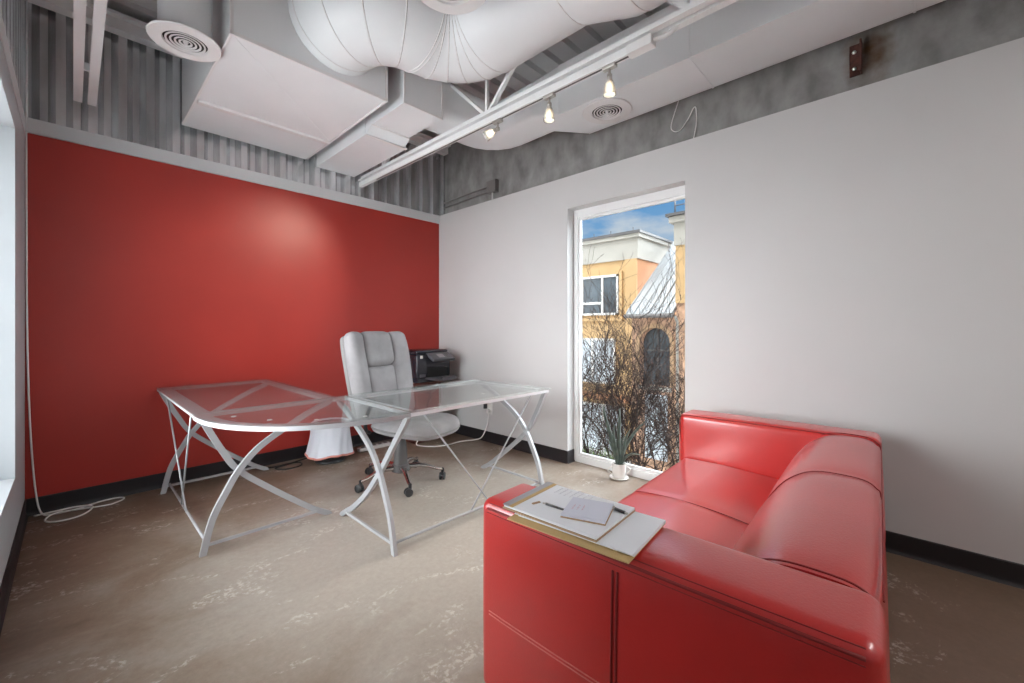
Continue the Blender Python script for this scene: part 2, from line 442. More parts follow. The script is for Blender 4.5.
# ------------------------------------------------------------------ window
w = empty('window_1', (.15, (WY0 + WY1) / 2, 0)); w['kind'] = 'structure'
b = BM(); fx0, fx1 = .095, .145; fw = .042
box(b, fx0, fx1, WY1 - fw, WY1, 0, WZ, .004); box(b, fx0, fx1, WY0, WY0 + .016, 0, WZ, .004)
box(b, fx0, fx1, WY0 + .016, WY1 - fw, WZ - .07, WZ, .004); box(b, fx0, fx1, WY0 + .016, WY1 - fw, 0, .062, .004)
obj('window_frame', b, M['frame'], w)
b = BM(); s = .022
for (y0, y1, z0, z1) in ((WY1 - fw - s, WY1 - fw, .062, WZ - .07), (WY0 + .016, WY0 + .016 + .006, .062, WZ - .07), (WY0 + .016 + .006, WY1 - fw - s, .062, .062 + s), (WY0 + .016 + .006, WY1 - fw - s, WZ - .07 - s, WZ - .07)):
    box(b, fx0 + .012, fx1 - .008, y0, y1, z0, z1, .003)
obj('glazing_bead', b, M['frame'], w)
b = BM(); box(b, .118, .124, WY0 + .016, WY1 - fw, .062, WZ - .07); obj('window_pane', b, M['pane'], w)

# ------------------------------------------------------------------ L-shaped glass desk
ZT = .762
dk = thing('corner_desk', 'L-shaped clear glass desk with curved corner and crossed silver legs', 'desk', (-1.9, -1.4, 0))
dx0, dx1 = -2.60, -1.862     # left wing
dyb = -.03                    # far end of left wing, by the red wall
ry0, ry1 = -2.19, -1.40       # right wing
rx1 = -.625
jx, jy = -1.80, -1.42         # joints
g = .009
b = BM(); box(b, dx0, dx1, jy + .006, dyb, ZT - g, ZT, .002); obj('glass_top', b, M['glass'], dk)
b = BM(); box(b, jx + .006, rx1, ry0, ry1, ZT - g, ZT, .002); obj('glass_top', b, M['glass'], dk)
def corner_curve(off=0, n=22):
    cx, cy = jx, jy
    ax_, ay_ = cx - dx0 - off, cy - ry0 - off
    out = []
    for i in range(n + 1):
        t = PI / 2 * i / n; e = 2 / 2.35
        out.append((cx - ax_ * math.cos(t) ** e, cy - ay_ * math.sin(t) ** e))
    return out
cc = corner_curve()
b = BM(); prism(b, cc + [(jx, ry1), (dx1 , ry1), (dx1, jy)], ZT - g, ZT); obj('glass_top', b, M['glass'], dk)
# polished edge bands and flat silver rails under the glass
zr = ZT - g - .001
def rail(p0, p1, wdt=.05, hgt=.018):
    bb = BM(); bar(bb, [(*p0, zr - hgt / 2), (*p1, zr - hgt / 2)], wdt, hgt, (0, 0, 1)); return bb
rw = .055
for p0, p1, wd in (((dx0 + .045, jy), (dx0 + .045, dyb - .02), .075), ((dx1 - .03, jy), (dx1 - .03, dyb - .02), rw),
               ((dx0 + .02, dyb - .03), (dx1, dyb - .03), rw), ((dx0 + .02, jy + .03), (dx1, jy + .03), rw),
               ((jx, ry0 + .035), (rx1 - .02, ry0 + .035), .065), ((jx, ry1 - .03), (rx1 - .02, ry1 - .03), rw),
               ((rx1 - .045, ry0 + .02), (rx1 - .045, ry1 - .02), rw), ((jx + .03, ry0 + .02), (jx + .03, ry1), rw)):
    obj('frame_rail', rail(p0, p1, wd), M['rail'] if min(p0[0], p1[0]) > -1.85 else M['silver'], dk)
c2 = corner_curve(.033)
b = BM(); bar(b, [(x, y, zr - .011) for x, y in c2], .062, .022, (0, 0, 1)); obj('frame_rail', b, M['silver'], dk)
b = BM(); bar(b, [(dx1 - .02, jy, zr - .009), (jx, ry1 - .02, zr - .009)], .06, .018, (0, 0, 1)); obj('frame_rail', b, M['silver'], dk)
# arched legs: profile of one leg across the wing, s = 0 outer foot, 1 inner side
LEG1 = [(0, 0), (.058, .17), (.15, .304), (.24, .41), (.36, .503), (.49, .566), (.62, .615), (.80, .68), (1.0, .735)]
LEG2 = [(1.0, 0), (.86, .055), (.72, .128), (.476, .264), (.24, .41), (.13, .536), (.05, .644), (-.01, .735)]
LEG2C = [(1.0, 0), (.86, .055), (.72, .112), (.49, .235), (.25, .41), (.06, .572), (-.08, .690), (-.13, .735)]
def leg_pair(kind, at, o0, o1, l2=LEG2):
    for pr_, off in ((LEG1, -.011), (l2, .011)):
        pts = []
        for s_, z_ in pr_:
            u = o0 + (o1 - o0) * s_
            pts.append((u, at + off, z_) if kind == 'y' else (at + off, u, z_))
        obj('leg', bar2(BM(), pts, kind), M['silver'], dk, True, angle=40)
    z = .045
    a, c = o0 + (o1 - o0) * .02, o0 + (o1 - o0) * .87
    bb = BM(); bar(bb, [(a, at, z), (c, at, z)] if kind == 'y' else [(at, a, z), (at, c, z)], .014, .014, (0, 0, 1)); obj('stretcher', bb, M['silver'], dk)
def bar2(bb, pts, kind):
    pts = smooth_path(pts, 5); nrm = Vector((0, 1, 0)) if kind == 'y' else Vector((1, 0, 0)); rings = []
    for i, p in enumerate(pts):
        t = (pts[min(i + 1, len(pts) - 1)] - pts[max(i - 1, 0)]).normalized()
        s_ = t.cross(nrm).normalized()
        rings.append([p + s_ * (.0155 * a) + nrm * (.0105 * c) for a, c in ((-1, -1), (1, -1), (1, 1), (-1, 1))])
    # square the foot off on the floor and the head under the rail
    for ring in (rings[0], rings[-1]):
        lo = min(ring, key=lambda q: q.z).z
        tz = 0.0 if pts[0].z < .3 and ring is rings[0] or (ring is rings[-1] and pts[-1].z < .3) else .735
        for q in ring: q.z = tz
    for ring in rings:
        for q in ring: q.z = min(.735, max(0, q.z))
    return ring_sweep(bb, rings)
leg_pair('y', -.15, -2.57, -1.88)
leg_pair('y', -1.372, -2.55, -1.87)
leg_pair('x', -1.84, -2.11, -1.43, LEG2C)
leg_pair('x', -.61, -2.11, -1.42, LEG2)
for p0, p1 in (((-2.53, -.15, .055), (-2.53, -1.37, .055)), ((-1.83, -2.085, .05), (-.6, -2.085, .05))):
    b = BM(); tube(b, [p0, p1], .008, 8); obj('stretcher', b, M['silver'], dk, True)
for p0, p1 in (((-2.555, -.19, .735), (-2.535, -.82, .055)), ((-2.555, -1.12, .735), (-2.535, -.66, .055)),
               ((-1.69, -2.125, .735), (-1.13, -2.085, .05)), ((-.76, -2.125, .735), (-1.30, -2.085, .05))):
    b = BM(); tube(b, [p0, p1], .0055, 6); obj('brace_rod', b, M['silver'], dk, True)
for p in ((-2.46, -1.60), (-2.36, -1.82), (-2.0, -2.08), (-1.62, -2.15), (-1.1, -1.98), (-2.2, -1.98)):
    b = BM(); lathe(b, [(.0, ZT - g - .003), (.012, ZT - g - .003), (.012, ZT - g), (0, ZT - g)], (p[0], p[1], 0), 12); tag(obj('glass_pad', b, M['outlet'], dk), 'small clear bumper pad')

# ------------------------------------------------------------------ red leather sofa
sx0, sx1, sy0, sy1, SH = -2.15, -.195, -4.05, -3.095, .665
sf = thing('leather_sofa', 'boxy red leather two-seat sofa standing against the white window wall', 'sofa', ((sx0 + sx1) / 2, (sy0 + sy1) / 2, 0))
AT = .21
def arm_warp(q): return q
b = BM(); rbox(b, (sx0 + AT / 2, (sy0 + sy1) / 2, .07 + (SH - .07) / 2), (AT / 2, (sy1 - sy0) / 2, (SH - .07) / 2), .032, 4, 10, (.012, .012, .006))
arm_n = obj('armrest', b, M['leather'], sf, True)
b = BM(); rbox(b, (sx1 - AT / 2, (sy0 + sy1) / 2, .07 + (SH - .07) / 2), (AT / 2, (sy1 - sy0) / 2, (SH - .07) / 2), .035, 4, 10, (.008, .006, .004))
arm_f = obj('armrest', b, M['leather'], sf, True)
# backrest: rounded profile
bp = [(-4.045, .07), (-4.055, .35), (-4.048, .60), (-4.035, .64), (-4.00, .662), (-3.93, .667), (-3.87, .663), (-3.82, .645), (-3.77, .607), (-3.73, .555), (-3.70, .50), (-3.68, .44), (-3.675, .38), (-3.70, .30), (-3.70, .07)]
def dense(poly, n=4):
    pts = smooth_path([(0, p[0], p[1]) for p in poly], n); return [(p.y, p.z) for p in pts]
bpd = dense(bp)
xa, xb = sx0 + AT - .004, sx1 - AT + .004; xm = -1.14
b = BM(); rings = []
NX = 40
for i in range(NX + 1):
    x = xa + (xb - xa) * i / NX
    mid = xm; half = (xa if x < mid else xb) - mid
    u = (x - mid) / half            # 0 at seam, 1 at arm
    puff = .012 * (1 - (2 * u - 1) ** 6) - .006
    ring = []
    for y, z in bpd:
        dy, dz = y + 3.88, z - .40
        l = math.hypot(dy, dz) or 1
        ring.append(Vector((x, y + dy / l * puff * (1 if z > .35 else 0), z + dz / l * puff * (1 if z > .35 else 0))))
    rings.append(ring)
ring_sweep(b, rings); obj('backrest', b, M['leather'], sf, True, angle=60)
# seat cushion and the front panel under it
b = BM()
def seat_warp(q):
    return q
def crease(q):
    x = q.x + (xa + xb) / 2
    if q.z > 0: q.z += -.004 * math.exp(-((x - xm) / .022) ** 2) - .018 * max(0, min(1, (-q.y + .05) / .3))
    return q
rbox(b, ((xa + xb) / 2, -3.41, .30), ((xb - xa) / 2, .29, .10), .04, 4, 60, (0, .012, .022), warp=crease)
seat_o = obj('seat_cushion', b, M['leather'], sf, True)
b = BM(); rbox(b, ((xa + xb) / 2, -3.42, .135), ((xb - xa) / 2, .285, .06), .02, 3, 6); obj('front_panel', b, M['leather'], sf, True)
for x in (sx0 + .08, sx1 - .08):
    for y in (sy0 + .08, sy1 - .08):
        b = BM(); lathe(b, [(.022, 0), (.022, .01), (.018, .075)], (x, y, 0), 12); obj('leg', b, M['plastic_black'], sf, True)
# stitched seams
def seam(pts, par, m='seam', r=.0035, sm=0):
    bb = BM(); tube(bb, pts, r, 6, sm); o = obj('seam', bb, M[m], par, True); return o
ysm = -3.565; X0 = sx0
def armout(y, z):
    uy = (y - (sy0 + sy1) / 2) / ((sy1 - sy0) / 2); uz = (z - (.07 + (SH - .07) / 2)) / ((SH - .07) / 2)
    return X0 - .012 * max(0, 1 - uy * uy) * max(0, 1 - uz * uz) - .001
for dy in (-.006, .006):
    seam([(armout(ysm + dy, .09 + (SH - .14) * i / 14), ysm + dy, .09 + (SH - .14) * i / 14) for i in range(15)] , arm_n, 'seam', .003)
for dz in (-.005, .005):
    seam([(armout(sy1 - .045 + (ysm - sy1 + .045) * i / 14, .325 + dz), sy1 - .045 + (ysm - sy1 + .045) * i / 14, .325 + dz) for i in range(15)], arm_n, 'seam_light', .0017)
r_ = .04
def bul(y, z):
    uy = (y - (sy0 + sy1) / 2) / ((sy1 - sy0) / 2); return max(0, 1 - uy * uy)
for zz, xx, rr in ((.024, .0012, .0042), (.010, .0085, .0016), (.036, -.0008, .0012)):
    seam([(X0 + xx - .002 * bul(sy1 - .035 - (sy1 - sy0 - .06) * i / 24, 0), sy1 - .035 - (sy1 - sy0 - .06) * i / 24, SH - zz) for i in range(25)], arm_n, 'seam', rr)
seam([(X0 + .004, ysm, SH - .026), (X0 + .02, ysm - .004, SH - .001), (X0 + .05, ysm - .01, SH + .0045), (X0 + .10, ysm - .02, SH + .0075), (X0 + .16, ysm - .025, SH + .0045), (X0 + AT - .01, ysm - .03, SH - .008)], arm_n, 'seam', .003, 4)
seam([(X0 + AT - .009, sy1 - .06 - (sy1 - sy0 - .25) * i / 20, SH - .008) for i in range(21)], arm_n, 'seam', .0025)
seam([(X0 + .02 + (AT - .03) * 0, sy0 + .012, .12 + (SH - .16) * i / 8) for i in range(9)], arm_n, 'seam_light', .003)
seam([(xm, -3.116, .33), (xm, -3.125, .37), (xm, -3.16, .404), (xm, -3.25, .413), (xm, -3.4, .416), (xm, -3.55, .405), (xm, -3.66, .389)], seat_o, 'seam', .0022, 5)
xs = sx1 - AT + .009
seam([(xs, sy1 - .02, .44), (xs, sy1 - .004, .56), (xs, sy1 - .012, SH - .02), (xs, sy1 - .05, SH - .009), (xs, -3.4, SH - .008), (xs, -3.75, SH - .008), (xs, sy0 + .05, SH - .008)], arm_f, 'seam', .003, 5)
seam([(sx1 - AT + .03, sy1 + .001, .2), (sx1 - AT + .018, sy1 - .001, .5), (sx1 - AT + .018, sy1 - .012, SH - .02)], arm_f, 'seam_light', .003, 5)
bk = [o for o in C.objects if o.name == 'backrest'][0]
seam([(xm, y + (.002 if z < .5 else 0), z + .0) for y, z in bpd[6:50]], bk, 'seam', .0022)
seam([(xa + (xb - xa) * i / 20, -4.049, .648) for i in range(21)], bk, 'seam', .002)
for xx in (xa - .002, xb + .002): seam([(xx, y, z + .004) for y, z in bpd[8:46]], bk, 'seam', .0025)

# ------------------------------------------------------------------ papers on the near arm
ZA = SH + .0075
def sheet(bm, poly, z, t, mi=0): prism(bm, poly, z, z + t, mi)
def quad(cx, cy, wx, wy, ang):
    c, s = math.cos(ang), math.sin(ang)
    return [(cx + c * x - s * y, cy + s * x + c * y) for x, y in ((-wx / 2, -wy / 2), (wx / 2, -wy / 2), (wx / 2, wy / 2), (-wx / 2, wy / 2))]
fo = thing('manila_folder', 'manila folder full of paper lying lowest on the red sofa arm', 'folder', (-2.03, -3.42, ZA))
b = BM(); sheet(b, quad(-2.03, -3.425, .245, .35, .05), ZA, .003); obj('cover', b, M['manila'], fo)
b = BM(); sheet(b, quad(-2.014, -3.432, .215, .335, .05), ZA + .003, .006); obj('paper_stack', b, M['paper'], fo)
b = BM(); sheet(b, quad(-2.018, -3.428, .222, .342, .045), ZA + .009, .0015); obj('loose_sheet', b, M['paper'], fo)
z1 = ZA + .0106
cb = thing('writing_pad', 'large legal pad with brown cardboard back and taped top, resting on the folder', 'notepad', (-2.03, -3.37, z1))
b = BM(); sheet(b, quad(-2.018, -3.362, .225, .30, .02), z1, .004); obj('backing', b, M['kraft'], cb)
b = BM(); sheet(b, quad(-2.016, -3.362, .221, .296, .02), z1 + .004, .006); obj('paper_stack', b, M['paper'], cb)
b = BM(); sheet(b, quad(-2.019, -3.222, .224, .022, .02), z1 + .0095, .0025); obj('binding_tape', b, M['metal_clip'], cb)
b = BM(); sheet(b, quad(-2.019, -3.24, .222, .012, .02), z1 + .0098, .002); obj('binding_strip', b, M['manila'], cb)
b = BM()
random.seed(4)
for k in range(7):
    y = -3.275 - k * .018
    tube(b, [(-1.965 + .004 * i, y + .002 * math.sin(i * 2.1 + k), z1 + .0102) for i in range(12 + random.randint(0, 5))], .0006, 4)
obj('handwriting', b, M['ink'], cb)
z2 = z1 + .0106
nb = thing('notepad', 'small square notepad with faint handwriting, topmost on the papers', 'notepad', (-2.01, -3.43, z2))
b = BM(); sheet(b, quad(-2.015, -3.425, .125, .12, .30), z2, .0025); obj('backing', b, M['kraft'], nb)
pq = quad(-2.013, -3.423, .122, .118, .30)
b = BM(); sheet(b, pq, z2 + .0025, .006); obj('paper_stack', b, M['paper2'], nb)
b = BM()
for k in range(3):
    tube(b, [(-2.045 + .004 * i + .006 * k, -3.392 - .012 * k + .0012 * i + .0025 * math.sin(2.4 * i + k), z2 + .0087) for i in range(9)], .0006, 4)
obj('handwriting', b, M['ink_red'], nb)
def pen(name, label, p0, p1, r, mats):
    t = thing(name, label, 'pen', p0)
    p0 = Vector(p0); p1 = Vector(p1); d = (p1 - p0)
    bb = BM(); tube(bb, [p0 + d * .12, p0 + d * .62], r, 10); obj('barrel', bb, mats[0], t, True)
    bb = BM(); tube(bb, [p0 + d * .62, p0 + d * .97], r * .95, 10); obj('grip', bb, mats[1], t, True)
    bb = BM(); tube(bb, [p0 + d * .97, p0 + d * 1.06], lambda u: r * .9 * (1 - .85 * u), 8); obj('tip', bb, M['nickel'], t, True)
    bb = BM(); tube(bb, [p0, p0 + d * .12], r * .8, 8); obj('button', bb, M['nickel'], t, True)
    n = d.normalized().cross(Vector((0, 0, 1))) * 0
    bb = BM(); bar(bb, [p0 + d * .1 + Vector((0, 0, r + .001)), p0 + d * .4 + Vector((0, 0, r + .0005))], .002, .001, (0, 0, 1)); obj('clip', bb, M['nickel'], t)
    return t
pen('ballpoint_pen', 'black ballpoint pen with silver tip poking out beyond the small notepad', (-1.962, -3.515, z1 + .0145), (-1.95, -3.45, z1 + .0145), .0042, (M['plastic_black'], M['nickel']))
pen('pencil', 'thin dark pencil sticking out on the near side of the small notepad', (-2.055, -3.30, z1 + .0135), (-2.052, -3.385, z1 + .0135), .0032, (M['plastic_grey'], M['plastic_grey']))
b = BM(); bar(b, [(-2.075, -3.277, z1 + .0112), (-2.05, -3.285, z1 + .0112)], .008, .002, (0, 0, 1)); o = obj('binder_clip', b, M['kraft'], None, origin=(-2.06, -3.28, z1 + .0106))
tag(o, 'tiny brown paper tab lying on the large pad near its taped top', 'paper tab')

SR = Matrix.Translation((-2.10, -4.05, 0)) @ Matrix.Rotation(math.radians(2.2), 4, 'Z') @ Matrix.Translation((2.15, 4.05, 0))
for o in list(C.objects):
    if o.parent is None and o.get('category') in ('sofa', 'folder', 'notepad', 'pen', 'paper tab'):
        o.location = SR @ o.location + (Vector((-.055, -.018, 0)) if o['category'] != 'sofa' else Vector()); o.rotation_euler = (0, 0, math.radians(2.2))

# ------------------------------------------------------------------ office chair
CX, CY = -1.25, -1.19
ch = thing('office_chair', 'high-backed grey suede office chair on chrome casters behind the glass desk', 'chair', (CX, CY, 0))
R0 = Matrix.Translation((CX, CY, 0)) @ Matrix.Rotation(math.radians(13), 4, 'Z')
def tilt(c, a): return R0 @ Matrix.Translation(c) @ Matrix.Rotation(a, 4, 'X')
# seat
b = BM()
def seatw(q):
    f = max(0, (-q.y - .10) / .2); q.z -= .03 * f * f; q.x *= (1 - .10 * max(0, q.y / .28) - .08 * f * f); return q
def superell(bm, a, bb, h, e1, e2, T, warp=None, nu=36, nv=14):
    def sp(v, e): return math.copysign(abs(v) ** e, v)
    rings = []
    for i in range(nv + 1):
        ph = -PI / 2 + PI * i / nv; cr, sr = sp(math.cos(ph), e2), sp(math.sin(ph), e2)
        ring = []
        for k in range(nu):
            t = 2 * PI * k / nu
            q = Vector((a * max(cr, 1e-4) * sp(math.cos(t), e1), bb * max(cr, 1e-4) * sp(math.sin(t), e1), h * sr))
            if warp: q = warp(q)
            ring.append(T @ q)
        rings.append(ring)
    return ring_sweep(bm, rings)
superell(b, .285, .295, .062, .55, .55, R0 @ Matrix.Translation((0, -.16, .47)), seatw)
obj('seat', b, M['suede'], ch, True)
b = BM(); superell(b, .29, .30, .018, .55, .6, R0 @ Matrix.Translation((0, -.16, .462)), seatw); obj('seat_piping', b, M['suede_dark'], ch, True)
# backrest: shell, two bolsters, centre pad, head pad
ba = math.radians(-13)
BT = lambda c: R0 @ Matrix.Translation((-.052, .12, .478)) @ Matrix.Rotation(ba, 4, 'X') @ Matrix.Scale(.98, 4) @ Matrix.Translation(c)
def bw(q):
    q = q.copy(); zz = q.z + .34
    q.x *= 1 + .10 * math.sin(min(1, zz / .62) * PI * .5) - .06 * max(0, (zz - .52) / .16) ** 2
    q.y += -.05 * (abs(q.x) / .27) ** 2
    return q
def off_warp(cx, cz):
    def f(q):
        g_ = Vector((q.x + cx, q.y, q.z + cz)); h_ = bw(g_); return Vector((h_.x - cx, h_.y, h_.z - cz))
    return f
b = BM(); rbox(b, (0, .035, 0), (.27, .035, .335), .034, 3, 10, (0, 0, 0), BT((0, .03, .36)), warp=bw); obj('back_shell', b, M['suede_dark'], ch, True)
for s in (-1, 1):
    b = BM(); rbox(b, (0, 0, 0), (.075, .062, .345), .045, 4, 10, (.004, .02, .006), BT((s * .195, 0, .365)), warp=off_warp(s * .195, 0)); obj('side_bolster', b, M['suede'], ch, True)
b = BM(); rbox(b, (0, 0, 0), (.138, .055, .205), .04, 4, 10, (0, .016, .004), BT((0, .0, .23)), warp=off_warp(0, -.14)); obj('centre_pad', b, M['suede'], ch, True)
b = BM(); rbox(b, (0, 0, 0), (.138, .070, .140), .05, 4, 10, (0, .02, .008), BT((0, -.005, .575)), warp=off_warp(0, .2)); obj('head_pad', b, M['suede'], ch, True)
# armrests
for s in (-1, 1):
    b = BM(); pts = [R0 @ Vector(p) for p in ((s * .26, .05, .43), (s * .315, .03, .47), (s * .325, .0, .58), (s * .32, -.03, .645), (s * .315, .09, .66), (s * .27, .19, .66))]
    tube(b, pts, .014, 8, 5); ar = obj('armrest', b, M['plastic_black'], ch, True)
    b = BM(); rbox(b, (0, 0, 0), (.028, .12, .014), .012, 3, 3, (0, 0, .003), R0 @ Matrix.Translation((s * .318, .06, .672))); obj('arm_pad', b, M['plastic_black'], ar, True)
# column, mechanism, base
b = BM(); box(b, -.10, .10, -.22, .06, .385, .415, .008, 2, 0, R0); obj('tilt_mechanism', b, M['plastic_black'], ch)
b = BM(); tube(b, [R0 @ Vector(p) for p in ((.05, -.12, .40), (.2, -.14, .40), (.27, -.15, .385), (.285, -.152, .36))], .006, 6, 4); obj('lever', b, M['plastic_black'], ch, True)
b = BM(); lathe(b, [(.055, .125), (.052, .2), (.044, .29), (.036, .33), (.03, .335), (.03, .40)], (CX, CY, 0), 20); obj('gas_column', b, M['plastic_grey'], ch, True, angle=40)
b = BM(); lathe(b, [(.0, .075), (.05, .075), (.075, .09), (.075, .125), (.06, .14), (.0, .14)], (CX, CY, 0), 20); obj('hub', b, M['plastic_grey'], ch, True, angle=40)
for k in range(5):
    a = math.radians(178 + 72 * k); d = Vector((math.cos(a), math.sin(a), 0)); n = Vector((-d.y, d.x, 0)); c0 = Vector((CX, CY, 0))
    b = BM(); prof = [(.05, .115, .026, .036), (.14, .122, .022, .03), (.22, .108, .018, .024), (.285, .085, .016, .02), (.325, .078, .014, .018)]
    rings = []
    for r, z, wd, ht in prof:
        p = c0 + d * r + Vector((0, 0, z)); up = Vector((0, 0, 1))
        rings.append([p + n * (wd * math.cos(t)) + up * (ht * .6 * math.sin(t)) for t in [2 * PI * j / 12 for j in range(12)]])
    ring_sweep(b, rings); lg = obj('base_leg', b, M['chrome'], ch, True, angle=50)
    b = BM(); p = c0 + d * .325
    lathe(b, [(.012, .05), (.012, .085), (.006, .09)], p, 10)
    sw = math.radians([20, 75, 130, 40, 100][k]); ax = Vector((math.cos(sw), math.sin(sw), 0)); q = p + Vector((-ax.y, ax.x, 0)) * .012
    Tq = Matrix.Translation(q + Vector((0, 0, .029))) @ Vector((0, 0, 1)).rotation_difference(ax).to_matrix().to_4x4()
    for sgn in (-1, 1):
        lathe(b, [(.0, -.009), (.024, -.009), (.029, -.005), (.029, .005), (.024, .009), (0, .009)], (0, 0, 0), 18, Tq @ Matrix.Translation((0, 0, sgn * .014)))
    lathe(b, [(.0, -.006), (.02, -.006), (.02, .006), (0, .006)], (0, 0, 0), 12, Tq)
    obj('caster', b, M['plastic_black'], lg, True, angle=40)

# ------------------------------------------------------------------ printer on a small cabinet
PX0, PX1, PYF, PYB, PZ = -.60, -.17, -.44, -.09, .63
cab = thing('side_cabinet', 'small dark cherry side cabinet in the room corner, carrying the black printer', 'cabinet', (-.40, -.25, 0))
b = BM(); box(b, -.60, -.27, -.40, -.04, .04, PZ - .02, .004); obj('body', b, M['wood'], cab)
b = BM(); box(b, -.615, -.255, -.42, -.03, PZ - .02, PZ, .004); obj('top_board', b, M['wood'], cab)
b = BM(); box(b, -.595, -.275, -.418, -.40, .08, PZ - .04, .004); dr = obj('door', b, M['wood'], cab)
b = BM(); lathe(b, [(0, 0), (.012, 0), (.009, .012), (.013, .02), (0, .024)], (0, 0, 0), 12, Matrix.Translation((-.31, -.418, .38)) @ Matrix.Rotation(PI / 2, 4, 'X')); obj('knob', b, M['nickel'], dr, True)
b = BM(); box(b, -.585, -.285, -.385, -.055, 0, .04); obj('plinth', b, M['wood'], cab)
pr = thing('printer', 'black all-in-one inkjet printer with tilted control panel standing on the cabinet', 'printer', ((PX0 + PX1) / 2, (PYF + PYB) / 2, PZ))
b = BM(); rbox(b, ((PX0 + PX1) / 2, (PYF + PYB) / 2, PZ + .17), ((PX1 - PX0) / 2, (PYB - PYF) / 2, .125), .025, 3, 4, (.004, .006, 0)); box(b, PX0 + .02, PX1 - .02, PYF + .02, PYB, PZ, PZ + .06, .006); obj('body', b, M['printer'], pr, True, angle=40)
b = BM(); rbox(b, ((PX0 + PX1) / 2, (PYF + PYB) / 2 + .01, PZ + .315), ((PX1 - PX0) / 2 - .012, (PYB - PYF) / 2 - .02, .022), .018, 3, 4, (0, 0, .006)); obj('scanner_lid', b, M['printer'], pr, True)
b = BM(); box(b, PX0 + .12, PX1 - .06, PYF - .012, PYF + .05, PZ + .05, PZ + .155, .004); obj('output_slot', b, M['black'], pr)
b = BM(); box(b, PX0 + .11, PX1 - .05, PYF - .20, PYF + .02, PZ + .035, PZ + .055, .005); box(b, PX0 + .16, PX1 - .1, PYF - .215, PYF - .19, PZ + .035, PZ + .075, .004); obj('paper_tray', b, M['printer_grey'], pr)
Tp = Matrix.Translation(((PX0 + PX1) / 2 + .06, PYF - .03, PZ + .265)) @ Matrix.Rotation(math.radians(28), 4, 'X')
b = BM(); rbox(b, (0, 0, 0), (.145, .075, .016), .012, 3, 3, (0, 0, .003), Tp); cp = obj('control_panel', b, M['printer_grey'], pr, True)
b = BM(); box(b, -.05, .03, -.04, .03, .0165, .019, .001, 1, 0, Tp); obj('display', b, M['screen'], cp)
b = BM()
for i in range(3):
    for j in range(3): box(b, .06 + .022 * i, .074 + .022 * i, -.04 + .026 * j, -.022 + .026 * j, .0165, .0195, .001, 1, 0, Tp)
obj('keypad', b, M['plastic_grey'], cp)
b = BM(); box(b, PX0 + .035, PX0 + .065, PYF - .008, PYF - .002, PZ + .255, PZ + .285, .001, 1); tag(obj('badge', b, M['ext_white'], pr), 'small white square badge')
b = BM(); box(b, PX0 + .03, PX0 + .10, PYF - .008, PYF - .001, PZ + .06, PZ + .09, .001, 1); tag(obj('card_slot', b, M['printer_grey'], pr), 'grey memory card slot')

# ------------------------------------------------------------------ waste bin with a liner
wb = thing('waste_bin', 'round black wastebasket under a white liner bag with coral drawstring hem', 'waste bin', (-1.41, -.27, 0))
c = (-1.41, -.27, 0)
b = BM(); lathe(b, [(.0, 0), (.125, 0), (.132, .008), (.128, .02), (.118, .03), (.148, .33), (.153, .335), (.148, .34), (.141, .335), (.112, .04), (0, .035)], c, 32); obj('bin_body', b, M['plastic_black'], wb, True, angle=50)
b = BM(); rings = []
for i in range(14):
    u = i / 13; z = .352 - u * .285
    ring = []
    for k in range(72):
        t = 2 * PI * k / 72
        r = .160 - .004 * u + .035 * u ** 2 + (.010 * u) * math.sin(7 * t + 1.2 * math.sin(3 * t)) + .004 * math.sin(13 * t + 4 * u) * (.3 + u)
        ring.append(Vector((c[0] + r * math.cos(t), c[1] + r * math.sin(t), z + .012 * u * math.sin(3 * t + .6))))
    rings.append(ring)
ins = [[Vector((c[0] + (p.x - c[0]) * .955, c[1] + (p.y - c[1]) * .955, p.z + (.004 if i == 0 else 0))) for p in ring] for i, ring in enumerate(rings)]
ring_sweep(b, rings[::-1] + ins, caps=False); ln = obj('liner_bag', b, M['bag'], wb, True)
b = BM(); hem = rings[-1]; R_ = []
for k in range(73):
    p = hem[k % 72]; n = Vector((p.x - c[0], p.y - c[1], 0)).normalized()
    R_.append([p + n * (.005 * math.cos(t)) + Vector((0, 0, .010 * math.sin(t) + .004)) for t in [2 * PI * j / 6 for j in range(6)]])
ring_sweep(b, R_, caps=False); obj('drawstring_hem', b, M['coral'], ln, True)

# ------------------------------------------------------------------ cords, outlet, power strip
b = BM(); tube(b, [(-3.225, -.008, 2.44), (-3.224, -.008, 1.9), (-3.223, -.008, 1.4), (-3.217, -.008, .9), (-3.205, -.01, .48), (-3.185, -.02, .15), (-3.16, -.06, .02), (-3.11, -.10, .006), (-3.0, -.10, .006), (-2.9, -.05, .006), (-2.80, -.045, .006), (-2.775, -.10, .006), (-2.85, -.16, .006), (-2.98, -.14, .012), (-3.10, -.12, .014), (-3.14, -.20, .006), (-3.08, -.27, .006), (-2.98, -.25, .006), (-2.93, -.16, .018), (-3.0, -.09, .018), (-3.10, -.10, .022), (-3.19, -.06, .008)], .0048, 8, 6)
tag(obj('coiled_cable', b, M['cord'], None, True), 'white cord hanging down the corner of the red wall and coiled on the floor', 'cord')
b = BM(); tube(b, [(-.008, -.88, .33), (-.02, -.87, .2), (-.03, -.80, .05), (-.06, -.72, .008), (-.2, -.66, .006), (-.40, -.66, .006), (-.54, -.58, .006), (-.60, -.44, .006), (-.58, -.43, .05)], .006, 8, 6)
tag(obj('floor_cable', b, M['cord'], None, True), 'white cord running from the wall outlet across the floor to the cabinet', 'cord')
b = BM(); tube(b, [(-1.93, -.1, .008), (-1.82, -.13, .006), (-1.70, -.12, .006), (-1.63, -.16, .006), (-1.66, -.25, .006), (-1.78, -.26, .006), (-1.84, -.19, .012), (-1.72, -.16, .014), (-1.6, -.09, .006), (-1.45, -.055, .006)], .006, 8, 6)
